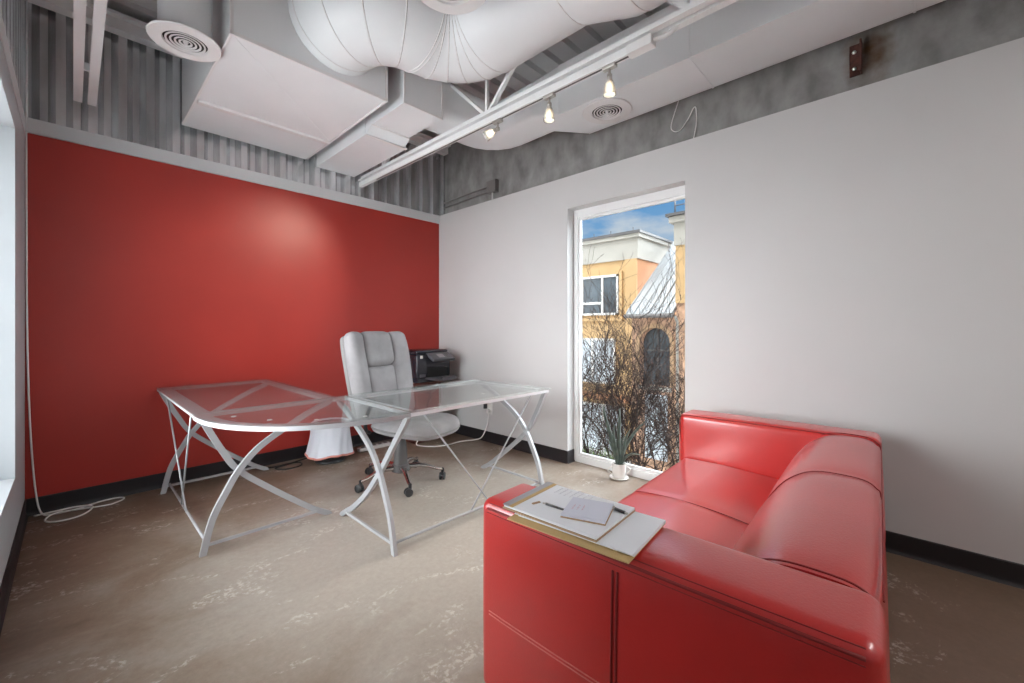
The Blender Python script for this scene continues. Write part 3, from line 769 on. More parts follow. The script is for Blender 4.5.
tag(obj('black_cable', b, M['cord_dark'], None, True), 'looped black cable on the floor below the red wall', 'cord')
ou = thing('wall_outlet', 'ivory electrical outlet low on the white wall beside the desk end', 'outlet', (0, -.88, .355))
b = BM(); box(b, -.007, 0, -.925, -.845, .295, .415, .003); obj('cover_plate', b, M['outlet'], ou)
for z in (.312, .365):
    b = BM(); box(b, -.012, -.006, -.902, -.868, z, z + .034, .002); obj('receptacle', b, M['ceramic'], ou)
b = BM(); box(b, -.045, -.012, -.905, -.878, .315, .35, .004); pg = obj('plug', b, M['cord'], None, origin=(-.02, -.89, .33)); tag(pg, 'white plug pushed into the lower socket of the wall outlet', 'plug')
b = BM(); box(b, -.05, -.012, -.86, -.838, .352, .402, .004); tag(obj('black_adapter', b, M['plastic_black'], None, origin=(-.03, -.85, .37)), 'small black adapter on the wall outlet edge', 'plug')
ps = thing('power_strip', 'pale power strip lying on the floor behind the chair', 'power strip', (-.95, -.22, 0))
b = BM(); box(b, -1.12, -.78, -.25, -.19, 0, .035, .008); obj('housing', b, M['outlet'], ps)
for i in range(5):
    b = BM(); box(b, -1.09 + .06 * i, -1.055 + .06 * i, -.235, -.205, .034, .0365, .001, 1); obj('socket', b, M['plastic_grey'], ps)

# ------------------------------------------------------------------ potted plant in a two-handled cup
px, py = -.015, -2.40
cu = thing('plant_cup', 'white two-handled ceramic cup on a saucer on the floor by the window', 'plant pot', (px, py, 0))
b = BM(); lathe(b, [(0, .012), (.044, .012), (.05, .018), (.054, .06), (.056, .118), (.058, .122), (.052, .122), (.05, .06), (.045, .03), (0, .028)], (px, py, 0), 32); cup = obj('cup', b, M['ceramic'], cu, True, angle=50)
b = BM(); lathe(b, [(0, 0), (.05, 0), (.062, .005), (.076, .011), (.074, .014), (.056, .009), (0, .012)], (px, py, 0), 32); obj('saucer', b, M['ceramic'], cu, True, angle=50)
hd = Vector((.689, -.725, 0))
for s in (-1, 1):
    b = BM(); tube(b, [Vector((px, py, 0)) + hd * (s * (.052 + .038 * math.sin(PI * i / 10))) + Vector((0, 0, .098 - .066 * i / 10)) for i in range(11)], .0055, 8); obj('handle', b, M['ceramic'], cu, True)
b = BM(); lathe(b, [(0, .105), (.050, .105), (.035, .112), (0, .115)], (px, py, 0), 20); obj('soil', b, M['soil'], cu, True)
pl_ = thing('potted_succulent', 'spiky grey-green succulent with long leaves growing from the white cup', 'plant', (px, py, .11))
Fv = Vector((.725, .689, 0)); Rv = Vector((.689, -.725, 0)); Up = Vector((0, 0, 1))
def blade(base, ends, w, mname='leaf'):
    bb = BM(); pts = smooth_path(ends, 6); rings = []
    fr = frames(pts)
    for i, p in enumerate(pts):
        u = i / (len(pts) - 1); t = fr[i][0]
        sd = t.cross(Fv).normalized(); nn = sd.cross(t).normalized()
        ww = w * (min(1, .6 + u * 2.2)) * (1 - u ** 2.2) + .0012; th = ww * .38
        rings.append([p + sd * (ww * math.cos(a)) + nn * (th * math.sin(a) + th * .5 * math.cos(a) ** 2) for a in [2 * PI * k / 10 for k in range(10)]])
    ring_sweep(bb, rings); return bb
P0 = Vector((px, py, .11))
lv = [((-.01, .0), (-.045, .0, .16), (-.105, .0, .36), (-.13, .01, .47), .022),
      ((.0, .0), (-.005, .01, .15), (.0, .02, .33), (.005, .02, .45), .022),
      ((.008, -.01), (.05, -.02, .13), (.13, -.03, .25), (.235, -.03, .36), .020),
      ((-.005, .012), (-.03, .03, .12), (-.05, .06, .24), (-.045, .07, .33), .017),
      ((.012, .01), (.03, .04, .13), (.045, .07, .22), (.08, .09, .30), .016),
      ((.0, -.012), (.01, -.03, .10), (.03, -.05, .18), (.06, -.06, .23), .015),
      ((-.01, -.01), (-.03, -.03, .08), (-.06, -.05, .15), (-.09, -.05, .2), .014),
      ((.015, .0), (.05, .02, .06), (.10, .04, .09), (.16, .04, .085), .014)]
for a0, a1, a2, a3, w_ in lv:
    pts = [P0 + Rv * a0[0] + Fv * (-a0[1])] + [P0 + Rv * q[0] - Fv * q[1] * 0.6 + Up * q[2] for q in (a1, a2, a3)]
    obj('leaf', blade(P0, pts, w_ * .82), M['leaf'], pl_, True)

# ------------------------------------------------------------------ ductwork
def circ_ring(cn, e1, e2, r, n=32, sq=1.0):
    out = []
    for k in range(n):
        t = 2 * PI * k / n; ct, st = math.cos(t), math.sin(t)
        out.append(cn + e1 * (r * math.copysign(abs(ct) ** sq, ct)) + e2 * (r * math.copysign(abs(st) ** sq, st)))
    return out
# plenum
pb = thing('duct_plenum', 'wide white sheet-metal plenum box hung high against the corrugated metal', 'duct', (-1.98, -.75, 2.77))
b = BM(); box(b, -2.44, -1.525, -1.46, -.005, 2.77, 3.40); obj('box', b, M['duct'], pb)
b = BM()
T_ = Matrix.Identity(4)
box(b, -2.43, -1.535, -.545, -.495, 2.752, 2.771, .004); obj('seam_strip', b, M['duct_seam'], pb)
b = BM()
for x0, x1, y0, y1 in ((-2.446, -1.519, -1.466, -1.452), (-2.446, -2.432, -1.46, -.03), (-1.533, -1.519, -1.46, -.03)):
    box(b, x0, x1, y0, y1, 2.764, 2.785, .002)
box(b, -2.446, -2.43, -1.466, -1.45, 2.77, 3.40, .002); box(b, -1.535, -1.519, -1.466, -1.45, 2.77, 3.40, .002)
obj('corner_flange', b, M['duct_seam'], pb)
b = BM(); bar(b, [(-2.43, -1.45, 2.7695), (-1.54, -.55, 2.7695)], .008, .003, (0, 0, 1)); obj('cross_break', b, M['duct'], pb)
# stepped rectangular branch duct
sb = thing('branch_duct', 'narrow stepped white rectangular duct beside the plenum, over the track rail', 'duct', (-1.23, -.8, 2.74))
b = BM(); box(b, -1.415, -1.04, -.93, .03, 2.742, 3.3); obj('low_section', b, M['duct'], sb)
b = BM(); box(b, -1.405, -1.075, -1.49, -.93, 2.797, 3.32); obj('high_section', b, M['duct'], sb)
b = BM(); v = [(-1.10, 2.797), (-1.03, 2.797), (-.93, 2.742)]
extr(b, [(-1.03, 2.8), (-.99, 2.772), (-.93, 2.742), (-.93, 2.80)], 'x', -1.41, -1.06); obj('offset_step', b, M['duct'], sb)
b = BM(); box(b, -1.418, -1.04, -.955, -.925, 2.735, 2.744, .002); obj('seam_strip', b, M['duct_seam'], sb)
b = BM(); box(b, -1.41, -1.07, -1.035, -1.02, 2.79, 2.80, .002); obj('seam_strip', b, M['duct_seam'], sb)
b = BM()
box(b, -1.411, -1.398, -1.496, -1.482, 2.79, 3.32, .002); box(b, -1.082, -1.069, -1.496, -1.482, 2.79, 3.32, .002); box(b, -1.411, -1.069, -1.496, -1.482, 2.79, 2.803, .002); obj('seam_strip', b, M['duct_seam'], sb)
# spiral round duct with two gored elbows
sp = thing('spiral_duct', 'large round white spiral duct with gored elbows leaving the plenum box', 'duct', (-1.6, -2.0, 3.1))
r = .285; zc = 3.10
ex, ey, ez = Vector((1, 0, 0)), Vector((0, 1, 0)), Vector((0, 0, 1))
def arc_stations(center, R_, a0, a1, n):
    st = []
    for i in range(n + 1):
        a = a0 + (a1 - a0) * i / n
        st.append((Vector((center[0] + R_ * math.cos(a), center[1] + R_ * math.sin(a), zc)), Vector((math.cos(a), math.sin(a), 0))))
    return st
x1c = -1.875; y1c = -1.875
e1c = (x1c + .345, -1.53); R1 = .345
st1 = [(Vector((x1c, -1.44, zc)), Vector((-1, 0, 0)))] + arc_stations(e1c, R1, PI, 1.5 * PI, 4)
b = BM(); ring_sweep(b, [circ_ring(p, n, ez, r) for p, n in st1], caps=False)
# straight along +X
x3c = -1.235; R2 = .315; e2c = (x3c - R2, y1c - R2)
obj('elbow', b, M['duct'], sp, True, angle=50)
b = BM(); ring_sweep(b, [circ_ring(Vector((x, y1c, zc)), -ey, ez, r) for x in (e1c[0], e2c[0])], caps=False); obj('straight_run', b, M['duct'], sp, True)
st2 = arc_stations(e2c, R2, PI / 2, 0, 5)
b = BM(); ring_sweep(b, [circ_ring(p, n, ez, r) for p, n in st2], caps=False); obj('elbow', b, M['duct'], sp, True, angle=50)
b = BM(); ring_sweep(b, [circ_ring(Vector((x3c, y, zc)), ex, ez, r) for y in (e2c[1], -2.80)], caps=False); obj('straight_run', b, M['duct'], sp, True)
b = BM(); ring_sweep(b, [circ_ring(Vector((x3c + dx_, y, zc + dz_)), ex, ez, rr) for y, rr, dx_, dz_ in ((-2.80, r, 0, 0), (-3.05, r * 1.18, .05, .0), (-3.12, r * 1.2, .05, .0))], caps=False); obj('reducer', b, M['duct'], sp, True, angle=30)
b = BM(); ring_sweep(b, [circ_ring(Vector((x3c + .05, y, zc)), ex, ez, r * 1.2) for y in (-3.12, -5.6)], caps=False); obj('straight_run', b, M['duct'], sp, True)
def hoop(cn, e1, e2, rr, t=.004):
    bb = BM(); rings = []
    for k in range(41):
        a = 2 * PI * k / 40; d = e1 * math.cos(a) + e2 * math.sin(a); ax = e1.cross(e2)
        rings.append([cn + d * (rr + t * math.cos(q)) + ax * (t * math.sin(q)) for q in (0, PI / 2, PI, 1.5 * PI)])
    ring_sweep(bb, rings, caps=False); return bb
for p, n in st1[1:] + st2: obj('seam_ring', hoop(p, n, ez, r * 1.0), M['duct_seam'], sp, True)
for y, rr, dd in ((-2.80, r, 0), (-3.12, r * 1.2, .05)): obj('seam_ring', hoop(Vector((x3c + dd, y, zc)), ex, ez, rr), M['duct_seam'], sp, True)
# supply duct along the window wall
sd = thing('supply_duct', 'long white supply duct along the concrete band above the window wall', 'duct', (-.2, -3, 2.85))
ZB, ZU = 2.857, 3.24; xw0, xw1 = -.42, .02
b = BM(); box(b, xw0, xw1, -7.6, -2.10, ZB, ZU); obj('straight_run', b, M['duct'], sd)
def rect_ring(cn, e1, wd, z0, z1, sq):
    n = 32; out = []
    for k in range(n):
        t = 2 * PI * (k + .5) / n; ct, st_ = math.cos(t), math.sin(t)
        out.append(Vector((cn.x, cn.y, (z0 + z1) / 2)) + e1 * (wd / 2 * math.copysign(abs(ct) ** sq, ct)) + ez * ((z1 - z0) / 2 * math.copysign(abs(st_) ** sq, st_)))
    return out
xe0, xe1 = -.52, -.19       # the narrower elbow leg
SQ = .42
b = BM()
ring_sweep(b, [rect_ring(Vector(((xw0 + xw1) / 2, -2.10, 0)), ex, xw1 - xw0, ZB, ZU, .05), rect_ring(Vector(((xe0 + xe1) / 2 + .01, -1.90, 0)), ex, xe1 - xe0 + .02, ZB, ZU - .06, SQ)], caps=False)
obj('taper', b, M['duct'], sd, True, angle=30)
ec = (-.56, -1.50); Rin, Rout = .05, .40; Rm = (Rin + Rout) / 2
b = BM(); rings = [rect_ring(Vector(((xe0 + xe1) / 2 + .01, -1.90, 0)), ex, xe1 - xe0 + .02, ZB, ZU - .06, SQ)]
for i in range(6):
    a = PI / 2 * i / 5; d = Vector((math.cos(a), math.sin(a), 0))
    rings.append(rect_ring(Vector((ec[0] + Rm * d.x, ec[1] + Rm * d.y, 0)), d, Rout - Rin, ZB, ZU - .06, SQ))
rings.append(rect_ring(Vector((-1.06, ec[1] + Rm, 0)), ey, Rout - Rin, ZB, ZU - .06, SQ))
ring_sweep(b, rings); obj('elbow', b, M['duct'], sd, True, angle=28)
for y in (-3.10, -4.1, -5.1):
    b = BM(); box(b, xw0 - .004, xw1 + .004, y - .006, y + .006, ZB - .004, ZU + .004, .002); obj('joint_flange', b, M['duct'], sd)
def diffuser(cx, cy, z, R_, parent, T=None):
    """round louvred ceiling diffuser: rim plate, dark throat, concentric cone rings"""
    bb = BM(); lathe(bb, [(R_ * .60, z + .004), (R_ * .62, z - .004), (R_ * .97, z - .002), (R_, z + .004), (R_ * .97, z + .012), (R_ * .6, z + .012)], (cx, cy, 0), 48, closed=True); pl = obj('rim_plate', bb, M['duct_seam'], parent, True, angle=40)
    bb = BM(); lathe(bb, [(0, z + .0075), (R_ * .615, z + .0075), (R_ * .615, z + .011), (0, z + .011)], (cx, cy, 0), 40); obj('throat_shade', bb, M['black'], pl)  # flat black disc paints the shade behind the louvre rings
    for f in (.545, .425, .305, .185):
        bb = BM(); lathe(bb, [(R_ * f, z - .003), (R_ * (f - .050), z - .001), (R_ * (f - .052), z + .003), (R_ * (f + .004), z + .001)], (cx, cy, 0), 40, closed=True)
        obj('louvre_ring', bb, M['duct_seam'], pl, True, angle=40)
    bb = BM(); lathe(bb, [(0, z - .008), (R_ * .05, z - .006), (R_ * .08, z + .004), (0, z + .010)], (cx, cy, 0), 20); obj('centre_button', bb, M['duct_seam'], pl, True)
    return pl
diffuser(-.215, -2.41, ZB - .012, .185, sd)
dd = thing('drop_diffuser', 'round white louvred air diffuser on a drop duct beside the plenum box', 'air diffuser', (-2.59, -1.22, 2.76))
diffuser(-2.60, -1.24, 2.742, .163, dd)
b = BM(); ring_sweep(b, [[Vector((-2.60 + .118 * math.cos(t), -1.24 + .118 * math.sin(t), z)) for t in [2 * PI * k / 32 for k in range(32)]] for z in (2.752, DECK + .02)], caps=False); obj('drop_duct', b, M['duct'], dd, True)
d2 = thing('overhead_diffuser', 'rounded end of a white drop duct cut off by the top of the picture', 'air diffuser', (-1.82, -2.53, 2.8))
diffuser(-1.805, -2.525, 2.80, .185, d2)
b = BM(); ring_sweep(b, [[Vector((-1.805 + .13 * math.cos(t), -2.525 + .13 * math.sin(t), z)) for t in [2 * PI * k / 32 for k in range(32)]] for z in (2.81, DECK + .02)], caps=False); obj('drop_duct', b, M['duct'], d2, True)

# ------------------------------------------------------------------ open-web joists
def joist(name, label, xc, w_, y0=.03, y1=-7.9, web0=-.45, wz=2.70, pitch=1.1):
    t = thing(name, label, 'ceiling joist', (xc, -3, wz), 'open-web roof joists')
    for s in (-1, 1):
        bb = BM(); g_ = .012
        xa_, xb_ = (xc + s * g_, xc + s * w_ / 2)
        box(bb, min(xa_, xb_), max(xa_, xb_), y1, y0, wz, wz + .008); box(bb, min(xa_, xa_ + s * .008), max(xa_, xa_ + s * .008), y1, y0, wz + .008, wz + .05)
        obj('bottom_chord', bb, M['steel_white'], t)
        bb = BM(); box(bb, min(xa_, xb_), max(xa_, xb_), y1, y0, DECK - .01, DECK - .002); box(bb, min(xa_, xa_ + s * .008), max(xa_, xa_ + s * .008), y1, y0, DECK - .05, DECK - .01)
        obj('top_chord', bb, M['steel_white'], t)
    y = y0 - .5
    while y > y1 + .6:
        bb = BM(); box(bb, xc - .012, xc + .012, y - .01, y + .01, wz + .008, wz + .05); obj('spacer', bb, M['steel_white'], t); y -= 1.2
    y = web0
    while y > y1 + pitch:
        for p0, p1 in (((xc, y, wz + .02), (xc, y - pitch / 2, DECK - .03)), ((xc, y - pitch / 2, DECK - .03), (xc, y - pitch, wz + .02))):
            bb = BM(); bar(bb, [p0, p1], .022, .03, (1, 0, 0)); obj('web_bar', bb, M['steel_white'], t)
        bb = BM(); bar(bb, [(xc, y, wz + .02), (xc, y, DECK - .03)], .022, .022, (1, 0, 0)); obj('web_bar', bb, M['steel_white'], t)
        y -= pitch
    return t
joist('roof_joist', 'white steel roof joist crossing overhead with the track lights beneath it', -.95, .10, .03, -7.9, -.39, 2.715, 1.47)
joist('roof_joist', 'white double-angle roof joist close to the left wall, ending at corrugated metal', -2.965, .108, -.085, -7.9, -1.6)

# ------------------------------------------------------------------ track lighting
tk = thing('light_track', 'white lighting track fixed under the right-hand roof joist', 'light track', (-.97, -1.8, 2.69))
b = BM(); box(b, -.99, -.95, -3.0, .03, 2.655, 2.70, .003); obj('rail', b, M['steel_white'], tk)
b = BM(); box(b, -.976, -.964, -3.0, -.3, 2.653, 2.656); obj('slot', b, M['plastic_grey'], tk)
b = BM(); box(b, -1.0, -.94, -3.13, -2.99, 2.65, 2.70, .004); obj('feed_box', b, M['duct_seam'], tk)
b = BM(); tube(b, [(-.97, -3.12, 2.68), (-.93, -3.2, 2.70), (-.90, -3.32, 2.80), (-.88, -3.45, 2.92), (-.87, -3.6, 3.0)], .012, 8, 5); obj('feed_conduit', b, M['steel_white'], tk, True)
def spot(label, y, aim, watts=22, spread=75):
    t = thing('track_spotlight', label, 'spotlight', (-.97, y, 2.655), 'track spotlights')
    b = BM(); box(b, -.987, -.953, y - .04, y + .04, 2.635, 2.656, .004); obj('adapter', b, M['nickel'], t)
    d = Vector(aim).normalized()
    p = Vector((-.97, y, 2.637)); q = p + Vector((0, 0, -.042))
    b = BM(); tube(b, [p, q], .007, 8); lathe(b, [(0, -.014), (.014, -.01), (.014, .01), (0, .014)], q, 12); obj('stem', b, M['nickel'], t, True)
    Tq = Matrix.Translation(q) @ Vector((0, 0, 1)).rotation_difference(d).to_matrix().to_4x4()
    b = BM(); lathe(b, [(.008, .0), (.013, .008), (.017, .025), (.017, .032), (0, .032)], (0, 0, 0), 20, Tq); obj('socket', b, M['nickel'], t, True, angle=50)
    b = BM(); n = 40
    prof = [(.019, .026), (.025, .045), (.031, .07), (.0345, .095), (.035, .102)]
    rings = [[Tq @ Vector((r_ * (1 + .02 * (k % 2)) * math.cos(2 * PI * k / n), r_ * (1 + .02 * (k % 2)) * math.sin(2 * PI * k / n), z)) for k in range(n)] for r_, z in prof]
    rings += [[Tq @ Vector(((r_ - .003) * math.cos(2 * PI * k / n), (r_ - .003) * math.sin(2 * PI * k / n), z)) for k in range(n)] for r_, z in prof[::-1]]
    ring_sweep(b, rings, caps=False); obj('glass_shade', b, M['lampglass'], t, True)
    b = BM(); lathe(b, [(0, .032), (.010, .034), (.016, .05), (.021, .07), (.021, .078), (0, .082)], (0, 0, 0), 20, Tq); obj('bulb', b, M['bulb'], t, True)
    li = bpy.data.lights.new('spot_beam', 'SPOT'); li.energy = watts; li.color = (1, .86, .7); li.spot_size = math.radians(spread); li.spot_blend = .8; li.shadow_soft_size = .03
    lo = bpy.data.objects.new('spot_beam', li); C.objects.link(lo); lo.location = q + d * .115
    lo.rotation_euler = d.to_track_quat('-Z', 'Y').to_euler()
    return t
spot('track spotlight nearest the corrugated metal, swivelled toward the red wall', -1.99, (-.86, 1.95, -.92), 42, 46)
spot('middle one of the three track spotlights, pointing straight down', -2.45, (-.04, .0, -1))
spot('track spotlight nearest the round duct diffuser, aimed straight down', -2.875, (.03, .02, -1))

# ------------------------------------------------------------------ things on the concrete band
cd = thing('conduit_run', 'pair of grey conduits ending in a square junction box on the concrete', 'conduit', (.1, -.4, 2.7))
b = BM(); tube(b, [(.105, .03, 2.722), (.105, -.76, 2.742)], .011, 10); obj('upper_conduit', b, M['conduit'], cd, True)
b = BM(); tube(b, [(.105, .03, 2.665), (.105, -.76, 2.685)], .011, 10); obj('lower_conduit', b, M['conduit'], cd, True)
b = BM(); box(b, .065, .12, -.90, -.76, 2.655, 2.785, .004); obj('junction_box', b, M['conduit'], cd)
b = BM(); tube(b, [(.09, -.83, 2.655), (.09, -.83, 2.54)], .008, 8); obj('drop_pipe', b, M['cord'], cd, True)
rb = thing('rusty_bracket', 'rusted steel angle bracket bolted to the concrete band', 'bracket', (.11, -3.85, 2.75))
b = BM(); box(b, .108, .12, -3.882, -3.826, 2.665, 2.845, .002); box(b, .06, .12, -3.884, -3.874, 2.665, 2.845, .002); obj('plate', b, M['rust'], rb)
for z in (2.80, 2.705):
    b = BM(); lathe(b, [(0, 0), (.011, 0), (.009, .008), (0, .012)], (0, 0, 0), 8, Matrix.Translation((.108, -3.848, z)) @ Matrix.Rotation(-PI / 2, 4, 'Y')); obj('bolt', b, M['nickel'], rb)
b = BM(); tube(b, [(.1, -2.83, 2.90), (.1, -2.775, 2.74), (.1, -2.79, 2.685), (.1, -2.84, 2.675), (.1, -2.90, 2.74), (.1, -2.935, 2.80), (.1, -2.955, 2.80), (.1, -2.96, 2.70), (.1, -2.945, 2.61), (.1, -2.93, 2.545)], .0035, 6, 6)
tag(obj('loose_wire', b, M['cord'], None, True), 'thin white wire looping loose over the concrete above the window', 'wire')

# ------------------------------------------------------------------ outside
b = BM(); box(b, -30, 60, -40, 40, -3.1, -2.9); struct('ground', b, M['pave'])
XA, YB = 9.0, 2.014
bl = thing('stucco_building', 'ochre stucco building with cream cornice and white framed window, across the street', 'building', (XA + 3, YB + 5, -2.9))
b = BM(); box(b, XA, XA + 9, YB, YB + 12, -2.9, 3.42); bd = obj('wall', b, M['ochre'], bl)
b = BM(); box(b, XA - .06, XA + 9.06, YB - .06, YB + 12, 3.35, 4.02); obj('cornice_band', b, M['cream'], bl)
b = BM(); box(b, XA - .14, XA + 9, YB - .14, YB + 12, 4.0, 4.12); obj('cornice_lip', b, M['cream'], bl)
b = BM(); box(b, XA - .18, XA + 9, YB - .18, YB + 12, 4.12, 4.20); obj('roof_flashing', b, M['roof_dark'], bl)
b = BM(); box(b, XA + .005, XA + 9, YB - .012, YB, -2.9, 3.36); obj('side_wall_shade', b, M['ochre_deep'], bl)  # thin skin with the shade of this face put into its colour
b = BM()
for y in (3.75, 3.1, 2.3): tube(b, [(XA + .3, y, 4.2), (XA + .3, y, 4.42)], .012, 6)
obj('roof_vent', b, M['roof_dark'], bl)
def bwin(name, y0, y1, z0, z1, mull, tr, gm, fr=.07):
    f_ = BM(); X = XA
    for a in ((y0, y0 + fr, z0, z1), (y1 - fr, y1, z0, z1), (y0, y1, z0, z0 + fr), (y0, y1, z1 - fr, z1)): box(f_, X - .06, X + .01, *a)
    for y in mull: box(f_, X - .05, X + .01, y - .035, y + .035, z0, z1)
    for (ya, yb, z) in tr: box(f_, X - .05, X + .01, ya, yb, z - .04, z + .04)
    o = obj(name, f_, M['ext_white'], bl)
    g_ = BM(); box(g_, X - .02, X - .006, y0 + .02, y1 - .02, z0 + .02, z1 - .02); obj('pane', g_, gm, o)
bwin('window', 2.63, 4.85, 1.62, 2.92, (3.22, 4.0), ((3.22, 4.85, 2.02),), M['ext_glass'])
b = BM(); box(b, XA - .05, XA, 2.50, 4.95, 2.92, 3.02); box(b, XA - .05, XA, 2.50, 2.60, 1.52, 2.92); box(b, XA - .07, XA, 2.48, 4.95, 1.42, 1.52); obj('window_surround', b, M['ochre'], bl)
bwin('shop_window', 2.75, 4.6, -.62, .86, (3.6,), (), M['pale_glass'], .06)
bwin('shop_window', 2.4, 4.8, -2.9, -1.3, (3.2, 4.0), (), M['pale_glass'], .06)
b = BM(); box(b, XA - .08, XA, YB - .02, YB + .36, -2.9, 3.35); obj('pilaster', b, M['ochre'], bl)
b = BM(); box(b, XA - .12, XA, YB, 4.9, -1.15, -.95); obj('string_course', b, M['ochre_deep'], bl)
# lower wing with the standing seam roof and arched window
XW = 8.0
wg = thing('stone_wing', 'low brown stone wing with an arched window under a pale metal roof', 'building', (XW + .5, .5, -2.9))
ya, yb_ = 1.66, .40
# wall with arched opening
AY0, AY1, AZ0, AZS = .55, 1.42, -.40, .80
cy_ = (AY0 + AY1) / 2; ra = (AY1 - AY0) / 2
arch = [(cy_ + ra * math.cos(PI * i / 16), AZS + ra * .93 * math.sin(PI * i / 16)) for i in range(17)]
b = BM()
outer = [(ya, -2.9), (ya, 1.56)]
def wallpoly(bm, poly, x0, x1): extr(bm, poly, 'x', x0, x1)
wallpoly(b, [(AY1, -2.9), (ya, -2.9), (ya, 1.56), (AY1, 1.56)], XW, XW + .3)
wallpoly(b, [(yb_, -2.9), (AY0, -2.9), (AY0, 1.56), (yb_, 1.56)], XW, XW + .3)
wallpoly(b, [(AY0, -2.9), (AY1, -2.9), (AY1, AZ0), (AY0, AZ0)], XW, XW + .3)
wallpoly(b, [(AY0, 1.56)] + arch[::-1] + [(AY1, 1.56)], XW, XW + .3)
wallpoly(b, [(yb_, -2.9), (ya, -2.9), (ya, 1.5), (yb_, 1.5)], XW + .3, XW + .5)
obj('wall', b, M['stone'], wg)
b = BM(); box(b, XW + .24, XW + .29, AY0, AY1, AZ0, 1.22); aw = obj('arched_window', b, M['ext_glass'], wg)
b = BM(); box(b, XW + .2, XW + .26, cy_ - .02, cy_ + .02, AZ0, 1.2); box(b, XW + .2, XW + .26, AY0, AY1, .55, .6); obj('mullion', b, M['roof_dark'], aw)
b = BM(); rings = []
for i, (y, z) in enumerate([(AY1, AZ0)] + [(cy_ + (ra) * math.cos(PI * k / 16), AZS + ra * .93 * math.sin(PI * k / 16)) for k in range(17)] + [(AY0, AZ0)]):
    dy, dz = (y - cy_), max(0, z - AZS); l = math.hypot(dy, dz) or 1
    rings.append([Vector((xx, y + dy / l * o_, z + dz / l * o_)) for xx, o_ in ((XW - .03, 0), (XW - .03, .12), (XW + .02, .12), (XW + .02, 0))])
ring_sweep(b, rings); obj('arch_surround', b, M['kraft'], wg)
b = BM(); box(b, XW - .05, XW, AY0 - .05, AY1 + .05, AZ0 - .12, AZ0); obj('sill', b, M['cream'], wg)
b = BM(); box(b, XW - .03, XW + .005, .62, 1.25, -2.4, -.62); obj('pale_panel', b, M['pale_glass'], wg)
# roof slope
S0, S1 = Vector((XW - .18, 0, 1.60)), Vector((XW + 3.6, 0, 4.45))
b = BM(); ring_sweep(b, [[Vector((S0.x, y, S0.z)), Vector((S1.x, y, S1.z)), Vector((S1.x, y, S1.z - .1)), Vector((S0.x, y, S0.z - .1))] for y in (ya + .1, yb_)]); rf = obj('roof', b, M['roof_metal'], wg)
y = ya + .08
while y > yb_:
    b = BM(); ring_sweep(b, [[q + Vector((0, dy, dz)) for dy, dz in ((-.012, -.01), (.012, -.01), (.012, .045), (-.012, .045))] for q in (S0 + Vector((0, y, 0)), S1 + Vector((0, y, 0)))]); obj('standing_seam', b, M['roof_metal'], rf)
    y -= .22
b = BM(); tube(b, [(XW - .2, ya + .12, 1.53), (XW - .2, yb_, 1.53)], .06, 10); obj('gutter', b, M['conduit'], wg, True)
b = BM(); tube(b, [(XW - .15, .36, 1.5), (XW - .05, .34, 1.35), (XW - .05, .33, -2.9)], .04, 8); obj('downpipe', b, M['cream'], wg, True)
# slim tower at the right
tw = thing('stucco_tower', 'slim ochre tower with a cream top and roof railing at the window edge', 'building', (8, -.4, -2.9))
b = BM(); box(b, 7.9, 9.8, -1.5, .37, 1.85, 3.38); obj('wall', b, M['ochre'], tw)
b = BM(); box(b, 7.95, 9.75, -1.45, .37, -2.9, 1.85); obj('base', b, M['stone'], tw)
b = BM(); box(b, 7.87, 9.8, -1.5, .40, 3.36, 3.95); obj('cream_band', b, M['cream'], tw)
b = BM(); box(b, 7.76, 9.9, -1.6, .50, 3.95, 4.12, .02); obj('cornice', b, M['cream'], tw)
b = BM(); box(b, 7.7, 9.95, -1.65, .56, 4.12, 4.19); obj('roof_edge', b, M['roof_dark'], tw)
b = BM()
for y in (.38, .1, -.25, -.6): tube(b, [(7.9, y, 4.18), (7.9, y, 4.62)], .02, 6)
for z in (4.42, 4.62): tube(b, [(7.9, .38, z), (7.9, -.6, z)], .016, 6)
tube(b, [(7.9, .38, 4.18), (7.9, .38, 5.3)], .016, 6)
obj('railing', b, M['roof_dark'], tw, True)

